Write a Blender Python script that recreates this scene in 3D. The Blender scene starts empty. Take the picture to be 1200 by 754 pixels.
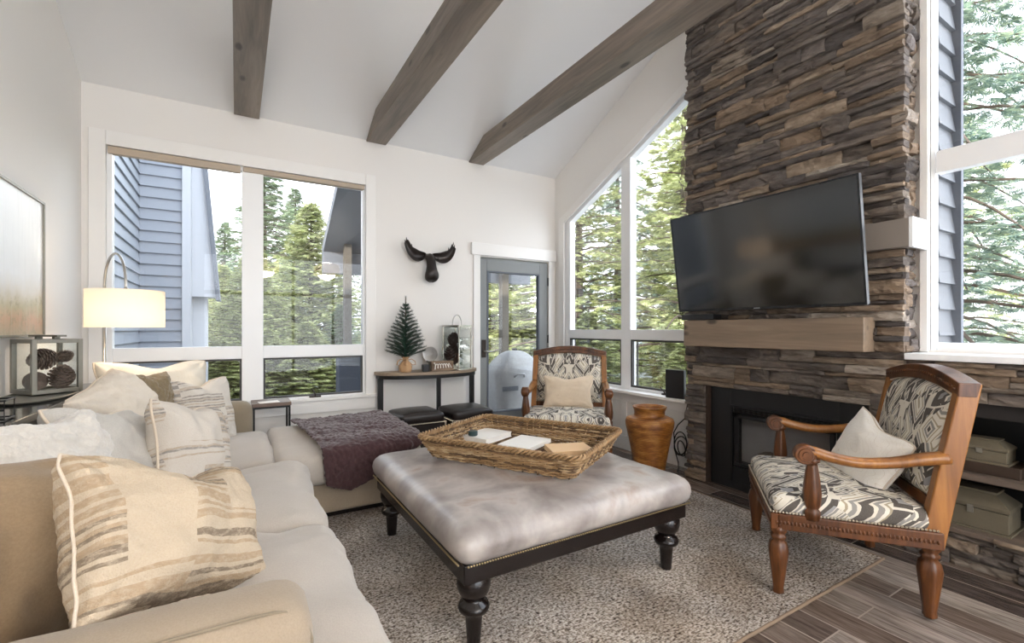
import bpy, math, random
from mathutils import Vector, Matrix, noise
R = math.radians
PI = math.pi
scene = bpy.context.scene
col = scene.collection

# ------------------------------------------------------------------ mesh collector
class MB:
    def __init__(s):
        s.v = []; s.f = []
    def add(s, vs, fs, M=None):
        n = len(s.v)
        s.v += [(M @ Vector(p)) if M else Vector(p) for p in vs]
        s.f += [tuple(i + n for i in f) for f in fs]
        return s
    def box(s, x0, y0, z0, x1, y1, z1, M=None):
        x0, x1 = min(x0, x1), max(x0, x1); y0, y1 = min(y0, y1), max(y0, y1); z0, z1 = min(z0, z1), max(z0, z1)
        vs = [(x0,y0,z0),(x1,y0,z0),(x1,y1,z0),(x0,y1,z0),(x0,y0,z1),(x1,y0,z1),(x1,y1,z1),(x0,y1,z1)]
        return s.add(vs, [(0,3,2,1),(4,5,6,7),(0,1,5,4),(1,2,6,5),(2,3,7,6),(3,0,4,7)], M)
    def bar(s, a, b, w, h, up=(0,0,1), w2=None, h2=None):
        a = Vector(a); b = Vector(b); d = (b - a).normalized(); up = Vector(up)
        sx = d.cross(up)
        if sx.length < 1e-5: sx = d.cross(Vector((1,0,0)))
        sx.normalize(); sz = sx.cross(d).normalized()
        w2 = w2 or w; h2 = h2 or h
        vs = []
        for p, ww, hh in ((a, w, h), (b, w2, h2)):
            for i, j in ((-1,-1),(1,-1),(1,1),(-1,1)):
                vs.append(p + sx*i*ww/2 + sz*j*hh/2)
        return s.add(vs, [(3,2,1,0),(4,5,6,7),(0,1,5,4),(1,2,6,5),(2,3,7,6),(3,0,4,7)])
    def tube(s, pts, r, n=8, closed=False, squash=1.0):
        pts = [Vector(p) for p in pts]; m = len(pts)
        rs = r if isinstance(r, (list, tuple)) else [r]*m
        rings = []; ref = None
        for i, p in enumerate(pts):
            if closed: d = pts[(i+1) % m] - pts[i-1]
            else: d = pts[min(i+1, m-1)] - pts[max(i-1, 0)]
            if d.length < 1e-9: d = Vector((0,0,1))
            d.normalize()
            if ref is None:
                ref = Vector((0,0,1)) if abs(d.z) < .9 else Vector((1,0,0))
            ref = ref - d*ref.dot(d)
            if ref.length < 1e-6: ref = Vector((1,0,0)) - d*d.x
            ref.normalize(); bi = d.cross(ref)
            rings.append([p + (ref*math.cos(2*PI*k/n)*squash + bi*math.sin(2*PI*k/n))*rs[i] for k in range(n)])
        vs = [q for rg in rings for q in rg]; fs = []
        for i in range(m if closed else m-1):
            j = (i+1) % m
            for k in range(n):
                k2 = (k+1) % n
                fs.append((i*n+k, i*n+k2, j*n+k2, j*n+k))
        if not closed:
            fs.append(tuple(range(n))[::-1]); fs.append(tuple((m-1)*n+k for k in range(n)))
        return s.add(vs, fs)
    def lathe(s, prof, c=(0,0,0), n=20, flute=0, fn=8, M=None):
        vs = []; fs = []; m = len(prof)
        for r, z in prof:
            for k in range(n):
                a = 2*PI*k/n; rr = r*(1 + flute*math.cos(fn*a))
                vs.append((c[0]+rr*math.cos(a), c[1]+rr*math.sin(a), c[2]+z))
        for i in range(m-1):
            for k in range(n):
                k2 = (k+1) % n
                fs.append((i*n+k, i*n+k2, (i+1)*n+k2, (i+1)*n+k))
        fs.append(tuple(range(n))[::-1]); fs.append(tuple((m-1)*n+k for k in range(n)))
        return s.add(vs, fs, M)
    def prism(s, poly, axis, a, b, M=None):
        """poly of 2-D points in the plane across axis (x: (y,z), y: (x,z), z: (x,y)), from a to b along it"""
        def p3(p, t):
            return {'x': (t, p[0], p[1]), 'y': (p[0], t, p[1]), 'z': (p[0], p[1], t)}[axis]
        n = len(poly)
        vs = [p3(p, a) for p in poly] + [p3(p, b) for p in poly]
        fs = [tuple(range(n))[::-1], tuple(range(n, 2*n))] + [(i, (i+1) % n, n+(i+1) % n, n+i) for i in range(n)]
        return s.add(vs, fs, M)
    def ball(s, c, r, n=8, m=6, M=None):
        r = r if isinstance(r, (tuple, list)) else (r, r, r)
        vs = []; fs = []
        for i in range(1, m):
            th = PI*i/m
            for k in range(n):
                a = 2*PI*k/n
                vs.append((c[0]+r[0]*math.sin(th)*math.cos(a), c[1]+r[1]*math.sin(th)*math.sin(a), c[2]+r[2]*math.cos(th)))
        vs.append((c[0], c[1], c[2]+r[2])); vs.append((c[0], c[1], c[2]-r[2]))
        T = len(vs)-2
        for i in range(m-2):
            for k in range(n):
                k2 = (k+1) % n
                fs.append((i*n+k, (i+1)*n+k, (i+1)*n+k2, i*n+k2))
        for k in range(n):
            k2 = (k+1) % n
            fs.append((T, k, k2)); fs.append((T+1, (m-2)*n+k2, (m-2)*n+k))
        return s.add(vs, fs, M)
    def build(s, name, m, parent=None, smooth=False, bevel=0, seg=2, sub=0, world=False, angle=None):
        me = bpy.data.meshes.new(name)
        vs = s.v
        if world and parent is not None:
            inv = (Matrix.Translation(parent.location) @ parent.rotation_euler.to_matrix().to_4x4()).inverted()
            vs = [inv @ p for p in vs]
        me.from_pydata([tuple(p) for p in vs], [], s.f); me.update()
        o = bpy.data.objects.new(name, me); col.objects.link(o)
        if parent is not None: o.parent = parent
        me.materials.append(m)
        import bmesh
        bm = bmesh.new(); bm.from_mesh(me)
        bmesh.ops.recalc_face_normals(bm, faces=bm.faces); bm.to_mesh(me); bm.free()
        if smooth or bevel:
            for p in me.polygons: p.use_smooth = True
        if bevel:
            b = o.modifiers.new('bevel', 'BEVEL'); b.width = bevel; b.segments = seg; b.limit_method = 'ANGLE'; b.angle_limit = R(35)
            b.harden_normals = True
        if sub:
            b = o.modifiers.new('sub', 'SUBSURF'); b.levels = sub; b.render_levels = sub
        if angle:
            me.set_sharp_from_angle(angle=R(angle))
        return o

def tag(o, label=None, cat=None, group=None, kind=None):
    if label: o['label'] = label
    if cat: o['category'] = cat
    if group: o['group'] = group
    if kind: o['kind'] = kind
    return o
def thing(name, label=None, cat=None, loc=(0,0,0), rz=0, group=None, kind=None, rot=None):
    o = bpy.data.objects.new(name, None); col.objects.link(o)
    o.empty_display_size = .1
    o.location = loc; o.rotation_euler = rot if rot else (0,0,rz)
    return tag(o, label, cat, group, kind)
def dup(root, loc, rz, label=None, group=None):
    kids = [o for o in root.children]
    r = root.copy(); col.objects.link(r); r.location = loc; r.rotation_euler = (0,0,rz)
    if label: r['label'] = label
    if group: r['group'] = group
    for ch in kids:
        c = ch.copy(); col.objects.link(c); c.parent = r
        for g in ch.children:
            d = g.copy(); col.objects.link(d); d.parent = c
    return r

# ------------------------------------------------------------------ materials
def lin(c):
    if isinstance(c, str):
        c = c.lstrip('#'); c = [int(c[i:i+2], 16)/255 for i in (0,2,4)]
    return tuple((x/12.92 if x <= .04045 else ((x+.055)/1.055)**2.4) for x in c[:3]) + (1,)
class NT:
    def __init__(s, name, rough=.6, metal=0, spec=.5):
        s.m = bpy.data.materials.new(name); s.m.use_nodes = True
        s.t = s.m.node_tree; s.n = s.t.nodes; s.n.clear()
        s.out = s.n.new('ShaderNodeOutputMaterial'); s.b = s.n.new('ShaderNodeBsdfPrincipled')
        s.t.links.new(s.b.outputs[0], s.out.inputs[0])
        s.b.inputs['Roughness'].default_value = rough; s.b.inputs['Metallic'].default_value = metal
        s.b.inputs['Specular IOR Level'].default_value = spec
    def L(s, a, b): s.t.links.new(a, b)
    def N(s, t, **kw):
        n = s.n.new(t)
        for k, v in kw.items():
            if k in n.inputs: n.inputs[k].default_value = v
            else: setattr(n, k, v)
        return n
    def co(s, scale=(1,1,1), rot=(0,0,0), src='Object', loc=(0,0,0)):
        tc = s.N('ShaderNodeTexCoord'); mp = s.N('ShaderNodeMapping')
        mp.inputs['Scale'].default_value = scale; mp.inputs['Rotation'].default_value = rot; mp.inputs['Location'].default_value = loc
        s.L(tc.outputs[src], mp.inputs[0]); return mp.outputs[0]
    def noise(s, vec, scale, detail=3, rough=.55, dist=0):
        n = s.N('ShaderNodeTexNoise'); n.inputs['Scale'].default_value = scale; n.inputs['Detail'].default_value = detail
        n.inputs['Roughness'].default_value = rough; n.inputs['Distortion'].default_value = dist
        if vec: s.L(vec, n.inputs['Vector'])
        return n.outputs['Fac']
    def ramp(s, fac, stops, interp='LINEAR'):
        r = s.N('ShaderNodeValToRGB'); cr = r.color_ramp; cr.interpolation = interp
        while len(cr.elements) < len(stops): cr.elements.new(.5)
        for e, (p, c) in zip(cr.elements, stops):
            e.position = p; e.color = lin(c) if not isinstance(c, (int, float)) else (c, c, c, 1)
        s.L(fac, r.inputs[0]); return r.outputs[0]
    def math(s, op, a, b=0, c=None):
        n = s.N('ShaderNodeMath', operation=op)
        for i, x in enumerate((a, b) if c is None else (a, b, c)):
            if isinstance(x, (int, float)): n.inputs[i].default_value = x
            else: s.L(x, n.inputs[i])
        return n.outputs[0]
    def mix(s, fac, a, b, mode='MIX'):
        n = s.N('ShaderNodeMix', data_type='RGBA', blend_type=mode)
        for i, x in ((0, fac), (6, a), (7, b)):
            if isinstance(x, (int, float)): n.inputs[i].default_value = x
            elif isinstance(x, (str, tuple)): n.inputs[i].default_value = lin(x)
            else: s.L(x, n.inputs[i])
        return n.outputs[2]
    def color(s, x):
        if isinstance(x, (str, tuple)): s.b.inputs['Base Color'].default_value = lin(x)
        else: s.L(x, s.b.inputs['Base Color'])
        return s
    def bump(s, h, strength=.3, dist=.01):
        n = s.N('ShaderNodeBump'); n.inputs['Strength'].default_value = strength; n.inputs['Distance'].default_value = dist
        s.L(h, n.inputs['Height']); s.L(n.outputs[0], s.b.inputs['Normal']); return s
    def sep(s, vec):
        n = s.N('ShaderNodeSeparateXYZ'); s.L(vec, n.inputs[0]); return n.outputs
    def comb(s, x, y, z):
        n = s.N('ShaderNodeCombineXYZ')
        for i, q in enumerate((x, y, z)):
            if isinstance(q, (int, float)): n.inputs[i].default_value = q
            else: s.L(q, n.inputs[i])
        return n.outputs[0]

def plain(name, c, rough=.6, metal=0, spec=.5, vary=.0, bump=0, bscale=60):
    t = NT(name, rough, metal, spec)
    if vary:
        f = t.noise(t.co(), 6, 4)
        cc = lin(c)
        a = t.mix(f, c, c, 'MIX'); n = a.node
        n.inputs[6].default_value = tuple(min(1, x*(1-vary)) for x in cc[:3])+(1,)
        n.inputs[7].default_value = tuple(min(1, x*(1+vary)) for x in cc[:3])+(1,)
        t.color(a)
    else: t.color(c)
    if bump: t.bump(t.noise(t.co(), bscale, 4), bump, .005)
    return t.m
def wood(name, c1, c2, c3, axis='y', rough=.45, scale=1.0, knots=True, bump=.15):
    t = NT(name, rough)
    sc = {'x': (1.2,14,14), 'y': (14,1.2,14), 'z': (14,14,1.2)}[axis]
    v = t.co(tuple(q*scale for q in sc))
    g = t.noise(v, 1.6, 6, .6, 1.2)
    v2 = t.co(tuple(q*scale*.22 for q in sc)); big = t.noise(v2, 2.2, 3)
    c = t.ramp(g, [(.28, c1), (.5, c2), (.72, c3)])
    c = t.mix(.55, c, t.ramp(big, [(.3, c1), (.7, c3)]))
    if knots:
        vo = t.N('ShaderNodeTexVoronoi'); vo.inputs['Scale'].default_value = 1.0
        t.L(t.co(tuple({'x': (2.2,5,5), 'y': (5,2.2,5), 'z': (5,5,2.2)}[axis])), vo.inputs['Vector'])
        k = t.ramp(vo.outputs['Distance'], [(.07, 1.0), (.13, 0.0)])
        c = t.mix(t.math('MULTIPLY', k, .75), c, '#2a211b')
    t.color(c); t.bump(g, bump, .004)
    return t.m

M = {}
M['wall'] = plain('wall_paint', '#e9e6e2', .75, bump=.03, bscale=220)
M['ceil'] = plain('ceiling_paint', '#e6e6e6', .8, bump=.03, bscale=200)
M['trim'] = plain('trim_paint', '#edebe8', .42)
M['vinyl'] = plain('white_vinyl', '#f2f3f4', .3)
M['door'] = plain('grey_door_paint', '#7d8080', .45)
M['screen'] = plain('dark_screen_frame', '#3a3836', .5)
M['bronze'] = plain('dark_bronze', '#3b332d', .4, .6)
M['black'] = plain('black_metal', '#141312', .45, .3)
M['steel'] = plain('brushed_steel', '#b8b6b2', .28, 1)
M['nail'] = plain('nickel_nailheads', '#cfc4b2', .3, 1)
M['bnail'] = plain('brass_nailheads', '#a99672', .35, 1)
M['shade_tan'] = plain('roller_shade_fabric', '#b9aa98', .8)
M['beam'] = wood('weathered_beam_wood', '#574e47', '#7a6f65', '#998b7d', 'y', .45)
M['mantel'] = wood('mantel_wood', '#6b5b4c', '#87735f', '#9e8a75', 'y', .5, bump=.08)
M['greige'] = plain('painted_shelf_greige', '#8a8078', .45)
M['shelfwood'] = wood('dark_shelf_wood', '#4b423c', '#6a5d53', '#857568', 'y', .5)
M['chairwood'] = wood('carved_oak', '#2c160a', '#543019', '#7f4d26', 'z', .3, 2.2, False, .2)
M['chairwood2'] = wood('oak_arm', '#5f3719', '#8c5929', '#b3793a', 'z', .3, 1.2, False, .12)
M['espresso'] = plain('espresso_lacquer', '#191210', .22)
M['tabletop'] = wood('console_top_wood', '#6b5a4a', '#8c7864', '#ab9780', 'x', .5)
M['endtop'] = wood('end_table_wood', '#4f3f37', '#6d584c', '#86705f', 'x', .4)
M['darktop'] = plain('black_gloss_top', '#1d1c1e', .12)

def stone_mat():
    t = NT('ledge_stone', .82)
    g = t.N('ShaderNodeNewGeometry'); r = g.outputs['Random Per Island']
    c = t.ramp(r, [(0, '#5d5653'), (.12, '#7b726b'), (.24, '#97836f'), (.36, '#736b67'), (.48, '#ab957e'), (.6, '#8a817c'), (.7, '#b8a590'), (.8, '#68615e'), (.88, '#9f9386'), (.95, '#cabfb2')], 'CONSTANT')
    v = t.co((1, .35, 1.4))
    n = t.noise(v, 16, 8, .68, .6); n2 = t.noise(t.co((1,.5,1)), 5, 4, .6)
    c = t.mix(t.ramp(n, [(.3, 0.0), (.7, 1.0)]), t.mix(1.0, c, '#a59c96', 'MULTIPLY'), c)
    c = t.mix(t.math('MULTIPLY', t.ramp(n2, [(.45, 0.0), (.7, 1.0)]), .5), c, t.ramp(n, [(.3, '#5b5450'), (.55, '#a08d79'), (.75, '#c4b8ab')]))
    t.color(c)
    h = t.math('ADD', t.noise(t.co((1,.45,1.8)), 22, 8, .7, 1.0), t.math('MULTIPLY', t.noise(t.co((1,.4,2.5)), 60, 6, .7), .5))
    t.bump(h, .9, .02)
    return t.m
M['stone'] = stone_mat()

def floor_mat():
    t = NT('wood_plank_tile', .26)
    v = t.co((1,1,1), (0,0,R(90)))
    b = t.N('ShaderNodeTexBrick'); b.offset = .37; b.offset_frequency = 2
    for k, q in (('Scale', 1.0), ('Mortar Size', .0035), ('Mortar Smooth', .1), ('Bias', 0.0), ('Brick Width', .92), ('Row Height', .15)): b.inputs[k].default_value = q
    b.inputs['Color1'].default_value = (0,0,0,1); b.inputs['Color2'].default_value = (1,1,1,1)
    t.L(v, b.inputs['Vector'])
    # per-plank random
    o = t.sep(v)
    row = t.math('FLOOR', t.math('DIVIDE', o[1], .15))
    off = t.math('MULTIPLY', t.math('MODULO', t.math('ABSOLUTE', row), 2.0), .37)
    cell = t.math('FLOOR', t.math('ADD', t.math('DIVIDE', o[0], .92), off))
    wn = t.N('ShaderNodeTexWhiteNoise', noise_dimensions='2D'); t.L(t.comb(row, t.math('MULTIPLY', b.outputs['Color'], 9.0), 0), wn.inputs['Vector'])
    base = t.ramp(wn.outputs['Value'], [(0, '#6b5c53'), (.2, '#9a8b80'), (.38, '#7b6d65'), (.55, '#afa39a'), (.7, '#8a7a6f'), (.85, '#625753'), (.95, '#c0b5ab')], 'CONSTANT')
    gr = t.noise(t.co((16,1.3,1)), 3.0, 7, .62, 1.0)
    cl = t.noise(t.co((3,.8,1)), 2.5, 4, .6, .6)
    c = t.mix(t.ramp(gr, [(.3, 0.0), (.7, 1.0)]), t.mix(1.0, base, '#8a7f79', 'MULTIPLY'), base)
    c = t.mix(t.math('MULTIPLY', t.ramp(cl, [(.42, 0.0), (.66, 1.0)]), .42), c, '#4a4039')
    c = t.mix(b.outputs['Fac'], c, '#a2958a')
    t.color(c); t.bump(t.math('ADD', t.math('MULTIPLY', gr, .3), t.math('MULTIPLY', b.outputs['Fac'], -1.0)), .25, .004)
    return t.m
M['floor'] = floor_mat()

def rug_mat():
    t = NT('woven_wool_rug', .95, 0, .1)
    n = t.noise(t.co((52,120,1)), 1.0, 3, .65, .4); nb_ = t.noise(t.co((110,60,1), loc=(3,1,0)), 1.0, 2, .6)
    n1 = t.noise(t.co((1,1,1)), 2.2, 4, .6); n2 = t.noise(t.co((1,1,1), loc=(4,7,0)), 1.6, 3, .6)
    f = t.math('ADD', t.math('MULTIPLY', n, .65), t.math('MULTIPLY', nb_, .35))
    c = t.ramp(f, [(.37, '#3a312b'), (.43, '#84776b'), (.49, '#b9ada0'), (.55, '#ddd4ca'), (.63, '#f2ece4')])
    c = t.mix(t.ramp(n1, [(.4, 0.0), (.62, .5)]), c, t.mix(1.0, c, '#b9bcc4', 'MULTIPLY'))
    c = t.mix(t.ramp(n2, [(.45, 0.0), (.65, .55)]), c, t.mix(1.0, c, '#b8a48c', 'MULTIPLY'))
    t.color(c); t.bump(f, 1.0, .015)
    return t.m
M['rug'] = rug_mat()
M['rugbind'] = plain('jute_binding', '#86725f', .95, bump=.6, bscale=150)

def fabric(name, c1, c2, scale=260, bump=.25, rough=.95, mott=3.0, sheen=.2):
    t = NT(name, rough, 0, .15)
    f = t.noise(t.co(), scale, 2, .6); m = t.noise(t.co(), mott, 4, .6)
    t.color(t.mix(t.math('ADD', t.math('MULTIPLY', f, .6), t.math('MULTIPLY', m, .4)), c1, c2))
    t.bump(t.math('ADD', f, t.math('MULTIPLY', t.noise(t.co(), 9, 3), 1.5)), bump, .004)
    t.b.inputs['Sheen Weight'].default_value = sheen
    return t.m
M['sofa'] = fabric('sofa_linen', '#a0978d', '#c8c0b6')
M['sofaside'] = fabric('sofa_tan_linen', '#8c7d6b', '#b5a590')
M['sofaolive'] = fabric('sofa_back_olive', '#7f7361', '#958875')
M['cushtan'] = fabric('tan_velvet', '#7f6a51', '#a68f73', 140)
M['furwhite'] = fabric('white_fur', '#c9c2b8', '#e4dfd7', 90, .9, sheen=.6)
M['greylinen'] = fabric('grey_linen', '#a8a39b', '#d4d0c9', 180)
M['cream'] = fabric('cream_linen', '#cfc3b2', '#e6ded2', 180)
M['olivefur'] = fabric('olive_fur', '#6e604a', '#9c8b6f', 60, 1.0)
M['pipe'] = fabric('cream_piping', '#c9b8a2', '#e2d6c6', 200)
M['throw'] = fabric('plum_fur_throw', '#231416', '#5c4243', 40, 1.0, sheen=.35, mott=14)
M['burlap'] = fabric('burlap', '#a9825c', '#d0ab84', 120, .6)
M['grillcover'] = fabric('pale_blue_cover', '#8c8e90', '#b2b3b4', 20, .4, .7)

def kilim(name, base, tan, dark, ax=(0,2), off=0.0, fs=1.0):
    """stripes in blocks, along the pillow's own width and height"""
    t = NT(name, .95, 0, .1)
    o = t.sep(t.co())
    x, y = o[ax[0]], o[ax[1]]
    f = t.noise(t.co(), 220, 2, .6)
    blk = t.math('FLOOR', t.math('MULTIPLY', t.math('ADD', x, 3.0+off), 7.5*fs))
    wob = t.math('MULTIPLY', t.noise(t.co(), 5, 2), .04)
    row = t.math('FLOOR', t.math('MULTIPLY', t.math('ADD', t.math('ADD', y, 3.0), wob), 112.0*fs))
    grp = t.math('FLOOR', t.math('MULTIPLY', t.math('ADD', y, 3.0), 9.0*fs))
    wn = t.N('ShaderNodeTexWhiteNoise', noise_dimensions='3D'); t.L(t.comb(blk, grp, 3.0), wn.inputs['Vector'])
    wr = t.N('ShaderNodeTexWhiteNoise', noise_dimensions='3D'); t.L(t.comb(t.math('FLOOR', t.math('MULTIPLY', blk, .5)), row, 7.0), wr.inputs['Vector'])
    on = t.math('MULTIPLY', t.math('GREATER_THAN', wn.outputs['Value'], .34), t.math('GREATER_THAN', wr.outputs['Value'], .46))
    brk = t.ramp(t.noise(t.co((1,1,2.5)), 45, 4, .7), [(.3, 0.2), (.55, 1.0)])
    on = t.math('MULTIPLY', on, brk)
    sc = t.ramp(wr.outputs['Value'], [(0, tan), (.74, tan), (.75, dark), (1, dark)])
    c = t.mix(t.math('MULTIPLY', on, .68), t.mix(f, base, t.mix(.45, base, tan)), sc)
    t.color(c); t.bump(f, .6, .005)
    return t.m
M['kilimB'] = kilim('kilim_tan_stripe', '#c6b8a3', '#a3896b', '#5a4a3c')
M['kilimF'] = kilim('kilim_grey_stripe', '#d8d3cb', '#b29c82', '#6f6a68', off=.4)
M['kilimI'] = kilim('kilim_corner_stripe', '#dedad3', '#b7a48d', '#6d6560', off=.9)

def ikat():
    t = NT('ikat_upholstery', .9, 0, .15)
    o = t.sep(t.co())
    ax = t.math('ABSOLUTE', o[0]); yz = t.math('ADD', o[1], o[2])
    wob = t.math('MULTIPLY', t.math('SUBTRACT', t.noise(t.co(), 9, 2), .5), .022)
    x = t.math('ADD', ax, wob); y = t.math('ADD', yz, t.math('MULTIPLY', t.math('SUBTRACT', t.noise(t.co((1,1,1), loc=(5,3,1)), 9, 2), .5), .022))
    v = t.comb(x, y, 0)
    vo = t.N('ShaderNodeTexVoronoi', distance='MANHATTAN', voronoi_dimensions='2D'); vo.inputs['Scale'].default_value = 5.0; vo.inputs['Randomness'].default_value = .5
    t.L(v, vo.inputs['Vector'])
    vb = t.N('ShaderNodeTexVoronoi', distance='CHEBYCHEV', voronoi_dimensions='2D'); vb.inputs['Scale'].default_value = 9; vb.inputs['Randomness'].default_value = .8
    t.L(v, vb.inputs['Vector'])
    rings = t.math('PINGPONG', t.math('MULTIPLY', vo.outputs['Distance'], 3.6), 1.0)
    zig = t.math('PINGPONG', t.math('ADD', t.math('MULTIPLY', y, 10.0), t.math('PINGPONG', t.math('MULTIPLY', x, 17.0), 1.0)), 1.0)
    sel = t.math('GREATER_THAN', t.noise(t.co(), 5.5, 1), .52)
    pat = t.mix(sel, rings, zig)
    blob = t.math('GREATER_THAN', t.noise(v, 9.0, 2, .5, .8), .545)
    c = t.ramp(pat, [(0, '#46413f'), (.2, '#46413f'), (.21, '#ddd6c8'), (.34, '#ddd6c8'), (.35, '#8d8a86'), (.55, '#8d8a86'), (.56, '#e2dccf'), (.7, '#e2dccf'), (.71, '#a59880'), (.82, '#a59880'), (.83, '#e2dccf')], 'CONSTANT')
    c2 = t.ramp(vb.outputs['Distance'], [(0, '#9a999a'), (.22, '#9a999a'), (.23, '#433e3c'), (.42, '#433e3c'), (.43, '#ddd6c8')], 'CONSTANT')
    c = t.mix(blob, c, c2)
    f = t.noise(t.co(), 300, 2)
    c = t.mix(t.math('MULTIPLY', f, .25), c, '#b7aea0')
    t.color(c); t.bump(f, .3, .003)
    return t.m
M['ikat'] = ikat()
def scroll_mat(name, base, line):
    t = NT(name, .9, 0, .15)
    w = t.N('ShaderNodeTexWave', wave_type='RINGS', rings_direction='SPHERICAL'); w.inputs['Scale'].default_value = 5; w.inputs['Distortion'].default_value = 9; w.inputs['Detail'].default_value = 1; w.inputs['Detail Scale'].default_value = 1.6
    t.L(t.co((1.6,.3,1.6)), w.inputs['Vector'])
    l = t.ramp(w.outputs['Fac'], [(.44, 0.0), (.5, 1.0), (.56, 0.0)])
    f = t.noise(t.co(), 240, 2)
    t.color(t.mix(t.math('MULTIPLY', l, .55), t.mix(t.math('MULTIPLY', f, .3), base, line), line)); t.bump(t.math('SUBTRACT', f, l), .3, .003)
    return t.m
M['scrollwhite'] = scroll_mat('embroidered_white', '#f4f0e9', '#bfae96')
M['scrolltan'] = scroll_mat('embroidered_tan', '#d8c8b2', '#b39c80')
M['patwhite'] = scroll_mat('embroidered_ivory', '#e6e0d4', '#c3b295')

def leather_grey():
    t = NT('distressed_grey_leather', .36, 0, .6)
    n = t.noise(t.co(), 4.0, 4, .55, .3); n2 = t.noise(t.co(), 14, 4, .6)
    c = t.ramp(n, [(.3, '#6c6461'), (.44, '#938b87'), (.58, '#b3aca7'), (.72, '#94765e')])
    t.color(t.mix(.2, c, t.ramp(n2, [(.35, '#8a807b'), (.7, '#cfc6bf')])))
    vo = t.N('ShaderNodeTexVoronoi'); vo.inputs['Scale'].default_value = 150; t.L(t.co(), vo.inputs['Vector'])
    t.bump(t.math('ADD', t.math('MULTIPLY', vo.outputs['Distance'], .25), n2), .12, .004)
    t.L(t.ramp(n2, [(.3, .3), (.7, .46)]), t.b.inputs['Roughness'])
    return t.m
M['leather'] = leather_grey()
M['bleather'] = plain('black_leather', '#1d1614', .3, bump=.2, bscale=120)
def wicker_mat():
    t = NT('wicker_cane', .6)
    g = t.N('ShaderNodeNewGeometry')
    c = t.ramp(t.math('ADD', t.math('MULTIPLY', g.outputs['Random Per Island'], .6), t.math('MULTIPLY', t.noise(t.co(), 18, 4, .6), .5)), [(.15, '#3f2d1e'), (.38, '#6d5339'), (.6, '#967650'), (.85, '#bfa682')])
    t.color(c); t.bump(t.noise(t.co(), 90, 3), .3, .002); return t.m
M['wicker'] = wicker_mat()
def vase_mat():
    t = NT('woven_rattan_vase', .38)
    w = t.N('ShaderNodeTexWave', bands_direction='Z'); w.inputs['Scale'].default_value = 28; w.inputs['Distortion'].default_value = 1.2; w.inputs['Detail'].default_value = 2
    t.L(t.co(), w.inputs['Vector']); n = t.noise(t.co((1,1,3)), 10, 5, .6)
    t.color(t.mix(t.math('MULTIPLY', w.outputs['Fac'], .5), t.ramp(n, [(.3, '#6b3d18'), (.5, '#9a6228'), (.7, '#c18a45')]), '#5a3214'))
    t.bump(w.outputs['Fac'], .35, .004); return t.m
M['vase'] = vase_mat()
M['burgpine'] = plain('pinecone_scales', '#85736a', .7, vary=.35)
M['darkpine'] = plain('dark_pinecone', '#3c2620', .6, vary=.35)
M['antique'] = plain('antique_grey_metal', '#8c897f', .45, .5, vary=.2)
M['silver'] = plain('polished_silver', '#d8d4cb', .15, 1)
M['moose'] = plain('bronze_resin', '#2e2724', .3, .35, vary=.6, bump=.5, bscale=50)
M['needle'] = plain('artificial_needles', '#1d3a2a', .6, vary=.35)
M['greens'] = plain('lantern_greens', '#3d4f3b', .6, vary=.5)
M['bark'] = plain('tree_bark', '#54473c', .9, vary=.3)
M['paper'] = plain('white_paper', '#f2efe9', .7)
M['envelope'] = plain('orange_envelope', '#e6c398', .7)
M['teal'] = plain('dark_teal_plastic', '#35484a', .3)
M['plastic'] = plain('black_plastic', '#16171a', .35)
M['tvback'] = plain('tv_body_plastic', '#1a1a1c', .4)
M['tvscreen'] = plain('tv_glass', '#060708', .10, 0, 1.0)
M['bezel'] = plain('tv_bezel', '#1e1f22', .25)
M['grey_logo'] = plain('grey_mark', '#8f9296', .4)
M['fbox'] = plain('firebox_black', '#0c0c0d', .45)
M['fbox2'] = plain('fireplace_surround_black', '#18181a', .38)
M['log'] = plain('ceramic_log', '#9a8672', .9, vary=.4, bump=.8, bscale=20)
M['chest'] = plain('aged_metal_chest', '#6e6655', .6, .2, vary=.3, bump=.4, bscale=30)
M['chestwood'] = plain('dark_chest_base', '#3b2d24', .5)
M['twig'] = plain('dark_twigs', '#241f1e', .7)
M['signwood'] = wood('rustic_sign_wood', '#4b3a2f', '#7c6450', '#a08971', 'x', .7, 3, False)
M['signwhite'] = plain('white_sign_paint', '#efece6', .6)

def glass(name, refl=.06, tint=(1,1,1), rough=.0):
    t = NT(name); t.n.remove(t.b)
    tr = t.N('ShaderNodeBsdfTransparent'); tr.inputs[0].default_value = tint+(1,)
    gl = t.N('ShaderNodeBsdfGlossy'); gl.inputs['Roughness'].default_value = rough
    lw = t.N('ShaderNodeLayerWeight'); lw.inputs['Blend'].default_value = .35
    fac = t.math('ADD', t.math('MULTIPLY', lw.outputs['Fresnel'], refl*3), refl*.3)
    mx = t.N('ShaderNodeMixShader'); t.L(fac, mx.inputs[0]); t.L(tr.outputs[0], mx.inputs[1]); t.L(gl.outputs[0], mx.inputs[2])
    t.L(mx.outputs[0], t.out.inputs[0]); return t.m
M['glass'] = glass('window_glass', .05)
M['lglass'] = glass('lantern_glass', .08, (.97,.98,.97))
M['dglass'] = glass('smoked_fire_glass', .1, (.75,.75,.76))
M['scr'] = glass('insect_screen', .0, (.72,.72,.72))
def globe():
    t = NT('clear_globe', 0.02); t.b.inputs['Transmission Weight'].default_value = 1; t.b.inputs['IOR'].default_value = 1.45
    t.color((.95,.95,.95)); return t.m
M['globe'] = globe()
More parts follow.
